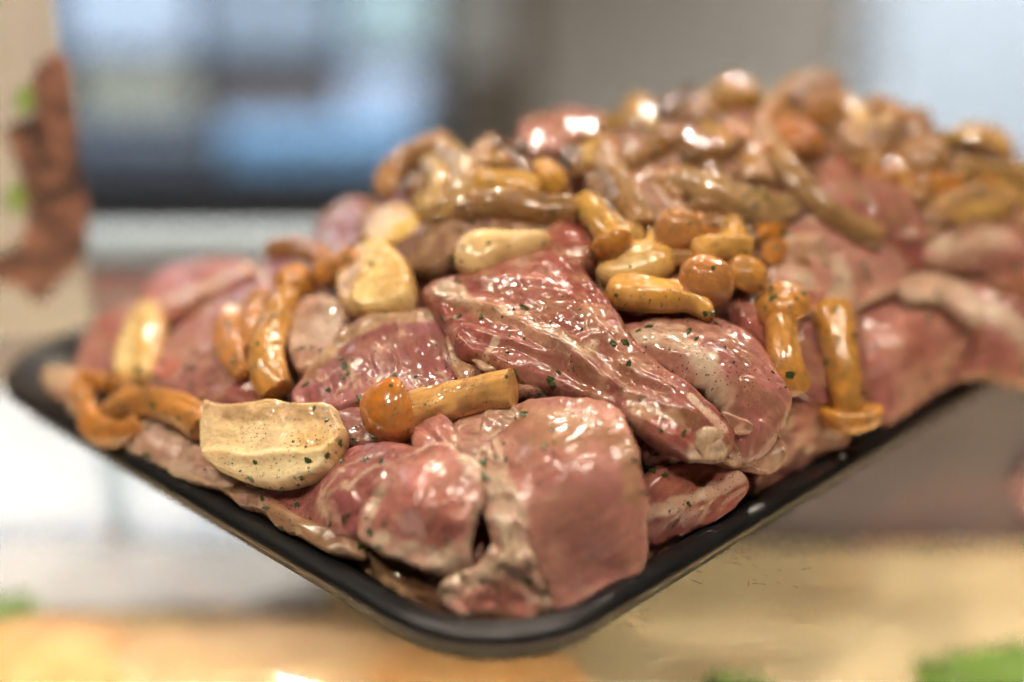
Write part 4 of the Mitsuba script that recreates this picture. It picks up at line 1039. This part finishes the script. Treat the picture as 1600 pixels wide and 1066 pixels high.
strip('mushroom_slice', 'pale curled slice arching at the top left, right arc', 'mushroom', [(700, 228, 4.6), (722, 262, 5.6), (724, 300, 5.6), (700, 326, 5), (672, 336, 4.4)], flat=.6, base=np.array([.56, .36, .15]), lifts=[8, 9, 8, 6, 4])
strip('mushroom_slice', 'thin yellow curl inside the arching slices', 'mushroom', [(672, 250, 3.6), (686, 275, 4.2), (680, 310, 4), (655, 326, 4)], flat=.6, base=np.array([.6, .4, .14]), lifts=[6, 7, 6, 4])
chunk('grey brown gill slice under the curled arc', [(628, 305), (640, 272), (670, 262), (682, 290), (672, 318), (645, 328)], t=6, lift=2, base=np.array([.3, .2, .1]), base2=BROWN)
mushroom('orange mushroom lying on top, right of the curls', (858, 285, 9), [(845, 298, 5.6), (800, 292, 6), (750, 290, 6)], axis=(1, -.5), toward=.3, lift=7, slift=[6, 6, 5], base=np.array([.6, .31, .06]))
strip('mushroom_slice', 'brown stem below the orange mushroom on top', 'mushroom', [(738, 322, 5), (790, 318, 5.6), (850, 326, 5.6), (895, 330, 5)], lift=4, flat=.7, base=BROWN)
strip('mushroom_slice', 'orange stem standing behind the curls', 'mushroom', [(748, 262, 5), (760, 235, 5), (772, 222, 4)], lift=4, flat=.7, base=np.array([.42, .23, .1]))
mushroom('orange mushroom with a bent stem in the upper middle', (958, 392, 8), [(955, 375, 4.6), (936, 345, 5.2), (915, 318, 5.2)], axis=(.35, 1), toward=.5, lift=8, slift=[8, 8, 7], base=np.array([.44, .19, .04]), stem_base=np.array([.58, .33, .08]), seat=.3)
chunk('yellow chunk with a bright wet top in the middle', [(928, 430), (935, 405), (965, 388), (1010, 380), (1050, 388), (1062, 410), (1040, 430), (1000, 440), (960, 446)], t=10, lift=6, edge=3.5, base=np.array([.68, .46, .16]), base2=YELLOW, bulge=2)
chunk('torn yellow orange slice behind the big folded piece', [(942, 455), (955, 432), (990, 432), (1030, 440), (1075, 440), (1105, 458), (1122, 486), (1110, 495), (1080, 478), (1040, 482), (990, 478), (955, 472)], t=8, h=.8, lift=7, edge=2.5, base=YELLOW, base2=np.array([.6, .30, .06]), ridges=[([(960, 452), (1020, 456), (1080, 462)], 1.4, 2.5), ([(1050, 445), (1090, 465), (1115, 490)], -1.2, 1.8)])
mushroom('round brown mushroom cap in the middle right', (1102, 440, 10), None, axis=(.2, -.6), toward=.75, lift=6, base=np.array([.42, .18, .055]), tall=.9)
mushroom('brown cap below the pale strip on top', (1060, 362, 9), None, axis=(.1, -.5), toward=.8, lift=6, base=np.array([.44, .20, .06]), tall=.9)
strip('mushroom_slice', 'short orange stem right of the brown cap', 'mushroom', [(1092, 395, 5.4), (1125, 388, 5.6), (1165, 392, 5)], lift=6, flat=.8, base=YELLOW)
strip('mushroom_slice', 'stubby orange stem standing right of the brown cap', 'mushroom', [(1142, 384, 4.5), (1145, 360, 4.6), (1140, 345, 4)], lift=7, flat=.8, base=YELLOW)
mushroom('small orange cap beside the pale fatty piece', (1165, 428, 8), None, axis=(.3, -.6), toward=.6, lift=4, base=np.array([.5, .23, .045]))
mushroom('orange mushroom hanging down right of the lobed piece', (1222, 480, 10.5), [(1222, 500, 5.6), (1222, 540, 5.6), (1232, 580, 5.8), (1242, 606, 5.4)], axis=(-.4, -.8), toward=.55, lift=6, slift=[5, 4, 3, 2], base=np.array([.48, .22, .05]), stem_base=np.array([.46, .22, .05]))
mushroom('orange mushroom standing on its cap at the right rim', (1328, 640, 12.2), [(1325, 634, 5.8), (1320, 590, 6.0), (1310, 540, 6.6), (1300, 490, 7.2), (1297, 480, 6.8)], axis=(.02, 1), toward=-.12, lift=8, slift=[9, 9, 7, 6, 6], tall=.62, base=np.array([.54, .25, .045]), stem_base=np.array([.52, .255, .05]), seat=-.1)
strip('mushroom_slice', 'brown crescent slice with a dark gill side on top', 'mushroom', [(1050, 288, 4), (1085, 290, 6.2), (1135, 312, 7.4), (1190, 328, 7), (1238, 320, 4)], lift=6, flat=.6, base=np.array([.44, .28, .125]))
strip('mushroom_slice', 'long thin brown stem leaning down the right of the top', 'mushroom', [(1192, 205, 5), (1220, 250, 5), (1262, 300, 5), (1310, 340, 5), (1375, 375, 4.6)], lift=5, flat=.65, base=np.array([.40, .24, .1]))
strip('mushroom_slice', 'brown stem standing beside the long thin stem', 'mushroom', [(1176, 205, 4.6), (1178, 245, 5.4), (1185, 285, 6.4)], lift=3, flat=.65, base=np.array([.4, .22, .09]))
mushroom('reddish orange cap between the stems on top', (1248, 225, 11), None, axis=(.2, -.7), toward=.6, lift=5, base=np.array([.48, .18, .045]))
strip('mushroom_slice', 'brown stem beside the pale strip on top', 'mushroom', [(945, 235, 5), (960, 275, 5.5), (985, 315, 5.5), (1000, 350, 5)], lift=4, flat=.7, base=np.array([.42, .25, .11]))
chunk('pale yellow chunk at the far top left of the heap', [(968, 180), (975, 152), (1000, 142), (1025, 158), (1030, 190), (1008, 210), (985, 205)], t=10, lift=4, base=np.array([.62, .42, .15]), base2=YELLOW)
chunk('pale pink mushroom chunk at the far top', [(1060, 170), (1070, 142), (1100, 138), (1118, 160), (1110, 190), (1080, 196)], t=10, lift=4, base=np.array([.6, .4, .25]), base2=TAN)
mushroom('yellow orange cap at the far top of the heap', (1148, 152, 12), None, axis=(0, -.8), toward=.5, lift=4, base=np.array([.55, .30, .07]))
strip('mushroom_slice', 'brown orange stem along the far top ridge', 'mushroom', [(1190, 190, 5), (1230, 150, 5.5), (1280, 132, 5.5), (1310, 130, 4.6)], lift=3, flat=.8, base=np.array([.46, .25, .09]))
mushroom('dark orange cap at the far top right', (1285, 175, 11), None, axis=(.3, -.6), toward=.6, lift=3, base=np.array([.42, .2, .07]))
strip('mushroom_slice', 'rust orange stem sloping down the far right ridge', 'mushroom', [(1360, 165, 4.6), (1395, 182, 6), (1430, 205, 6), (1465, 222, 5)], lift=4, flat=.8, base=np.array([.42, .19, .06]))
chunk('yellow chunk on the far right ridge', [(1480, 215), (1500, 196), (1540, 195), (1575, 215), (1590, 245), (1555, 255), (1510, 245)], t=10, lift=4, base=np.array([.6, .4, .13]), base2=YELLOW)
mushroom('brown cap near the far right ridge', (1440, 250, 11), None, axis=(0, -.6), toward=.7, lift=3, base=np.array([.42, .23, .1]))
strip('mushroom_slice', 'brown stem across the far right of the heap', 'mushroom', [(1500, 262, 5), (1545, 275, 6), (1600, 282, 6)], lift=4, flat=.8, base=np.array([.44, .27, .1]))
strip('mushroom_slice', 'tan stem above the fatty piece at the right edge', 'mushroom', [(1470, 335, 5), (1520, 312, 5.5), (1580, 322, 5)], lift=4, flat=.7, base=np.array([.42, .24, .1]))
strip('mushroom_slice', 'tan stem right of the reddish cap', 'mushroom', [(1335, 200, 5), (1345, 235, 5.5), (1372, 262, 5)], lift=4, flat=.7, base=np.array([.48, .28, .14]))

# small tangled pieces along the far ridge, too blurred to tell apart
rs = np.random.RandomState(21)
G = 'blurred mushroom pieces along the far ridge'
tones = [np.array(c) for c in ((.30, .15, .05), (.48, .19, .035), (.22, .11, .045), (.58, .36, .11), (.11, .055, .025))]
for i in range(46):
    u = rs.rand()
    px = 900 + 700 * u
    py = np.interp(px, [900, 1000, 1150, 1300, 1450, 1600], [205, 160, 150, 140, 205, 255]) + rs.uniform(4, 1) + 95 * rs.rand() ** 1.3
    a, L = rs.uniform(0, np.pi), rs.uniform(24, 52)
    dx, dy, r = math.cos(a) * L, math.sin(a) * L * .6, rs.uniform(2.6, 4.8)
    k1, k2 = rs.uniform(-10, 10, 2)
    strip('mushroom_piece', 'small brown mushroom piece among many in the blurred far ridge of the heap', 'mushroom', [(px - dx, py - dy, r), (px + k1, py + k2, r * rs.uniform(.9, 1.3)), (px + dx, py + dy, r * rs.uniform(.6, 1))], lift=rs.uniform(1, 6), flat=rs.uniform(.45, .85), base=tones[rs.randint(5)], group=G, rough=.35)

G = 'mushroom scraps wedged among the larger mushrooms on top'
for i in range(34):
    px, py = (rs.uniform(930, 1260), rs.uniform(325, 440)) if i % 2 else (rs.uniform(600, 1240), rs.uniform(235, 345))
    py = max(py, np.interp(px, [600, 690, 900, 1250], [330, 255, 215, 215]))
    a, L = rs.uniform(0, np.pi), rs.uniform(14, 34)
    dx, dy, r = math.cos(a) * L, math.sin(a) * L * .7, rs.uniform(2.4, 4.2)
    k1, k2 = rs.uniform(-9, 9, 2)
    strip('mushroom_scrap', 'small brown scrap of mushroom wedged between the larger mushrooms on top of the heap', 'mushroom', [(px - dx, py - dy, r), (px + k1, py + k2, r * rs.uniform(.9, 1.3)), (px + dx, py + dy, r * rs.uniform(.5, 1))], lift=rs.uniform(0, 4), flat=rs.uniform(.4, .8), base=tones[rs.randint(5)], group=G, rough=.3)

# ------------------------------------------------------------------ chopped herbs
scene['herb_green'] = {'type': 'twosided', 'bsdf': {'type': 'principled', 'base_color': mikit.proc(lambda p, n, uv: mikit.mix((.022, .038, .009), (.05, .075, .016), mikit.noise(p.x * 700, p.y * 700, p.z * 700))), 'roughness': .3, 'specular': .5, 'clearcoat': .6, 'clearcoat_gloss': .95}}
rs = np.random.RandomState(11)
XV = np.vstack([a[0] for a in TOPS])
NV = np.vstack([a[1] for a in TOPS])
dens = cKDTree(XV).query(XV, 7)[0][:, 6] ** 2            # about the area that each vertex stands for
vis = (NV * (EYE - XV)).sum(1) > .25 * np.linalg.norm(EYE - XV, axis=1)
idx = np.nonzero(vis)[0]
area_w = (meshkit.noise(XV[idx] * 70, 3) ** 3 + .02) * dens[idx]
pick = rs.choice(idx, 1700, replace=False, p=area_w / area_w.sum())
fl = []
for i in pick:
    n = NV[i] + rs.normal(0, .22, 3)
    n /= np.linalg.norm(n)
    a = np.cross(n, rs.normal(0, 1, 3))
    a /= np.linalg.norm(a)
    b = np.cross(n, a)
    s = .00028 + .0017 * rs.rand() ** 3.2
    k = rs.randint(5, 8)
    ang = np.sort(rs.rand(k) * .6 + np.arange(k)) / k * 2 * np.pi
    r = s * rs.uniform(.6, 1.25, k)
    asp = rs.uniform(.45, 1)
    top = XV[i] + n * .00032 + (np.cos(ang) * r)[:, None] * a + (np.sin(ang) * r * asp)[:, None] * b + n * (rs.uniform(-.2, .35, k) * s)[:, None]
    bot = top - n * .0004
    V = np.vstack([top, bot, (XV[i] + n * .00042)[None]])
    j = np.arange(k)
    F = np.vstack([np.stack([j, (j + 1) % k, np.full(k, 2 * k)], 1), np.stack([j, j + k, (j + 1) % k], 1), np.stack([(j + 1) % k, j + k, (j + 1) % k + k], 1)])
    fl.append(trimesh.Trimesh(V, F, process=False))
ply('chopped_herbs', trimesh.util.concatenate(fl), 'herb_green')
labels['chopped_herbs'] = {'label': 'dark green flecks of chopped herbs scattered over the meat and mushrooms', 'category': 'herbs', 'kind': 'stuff'}
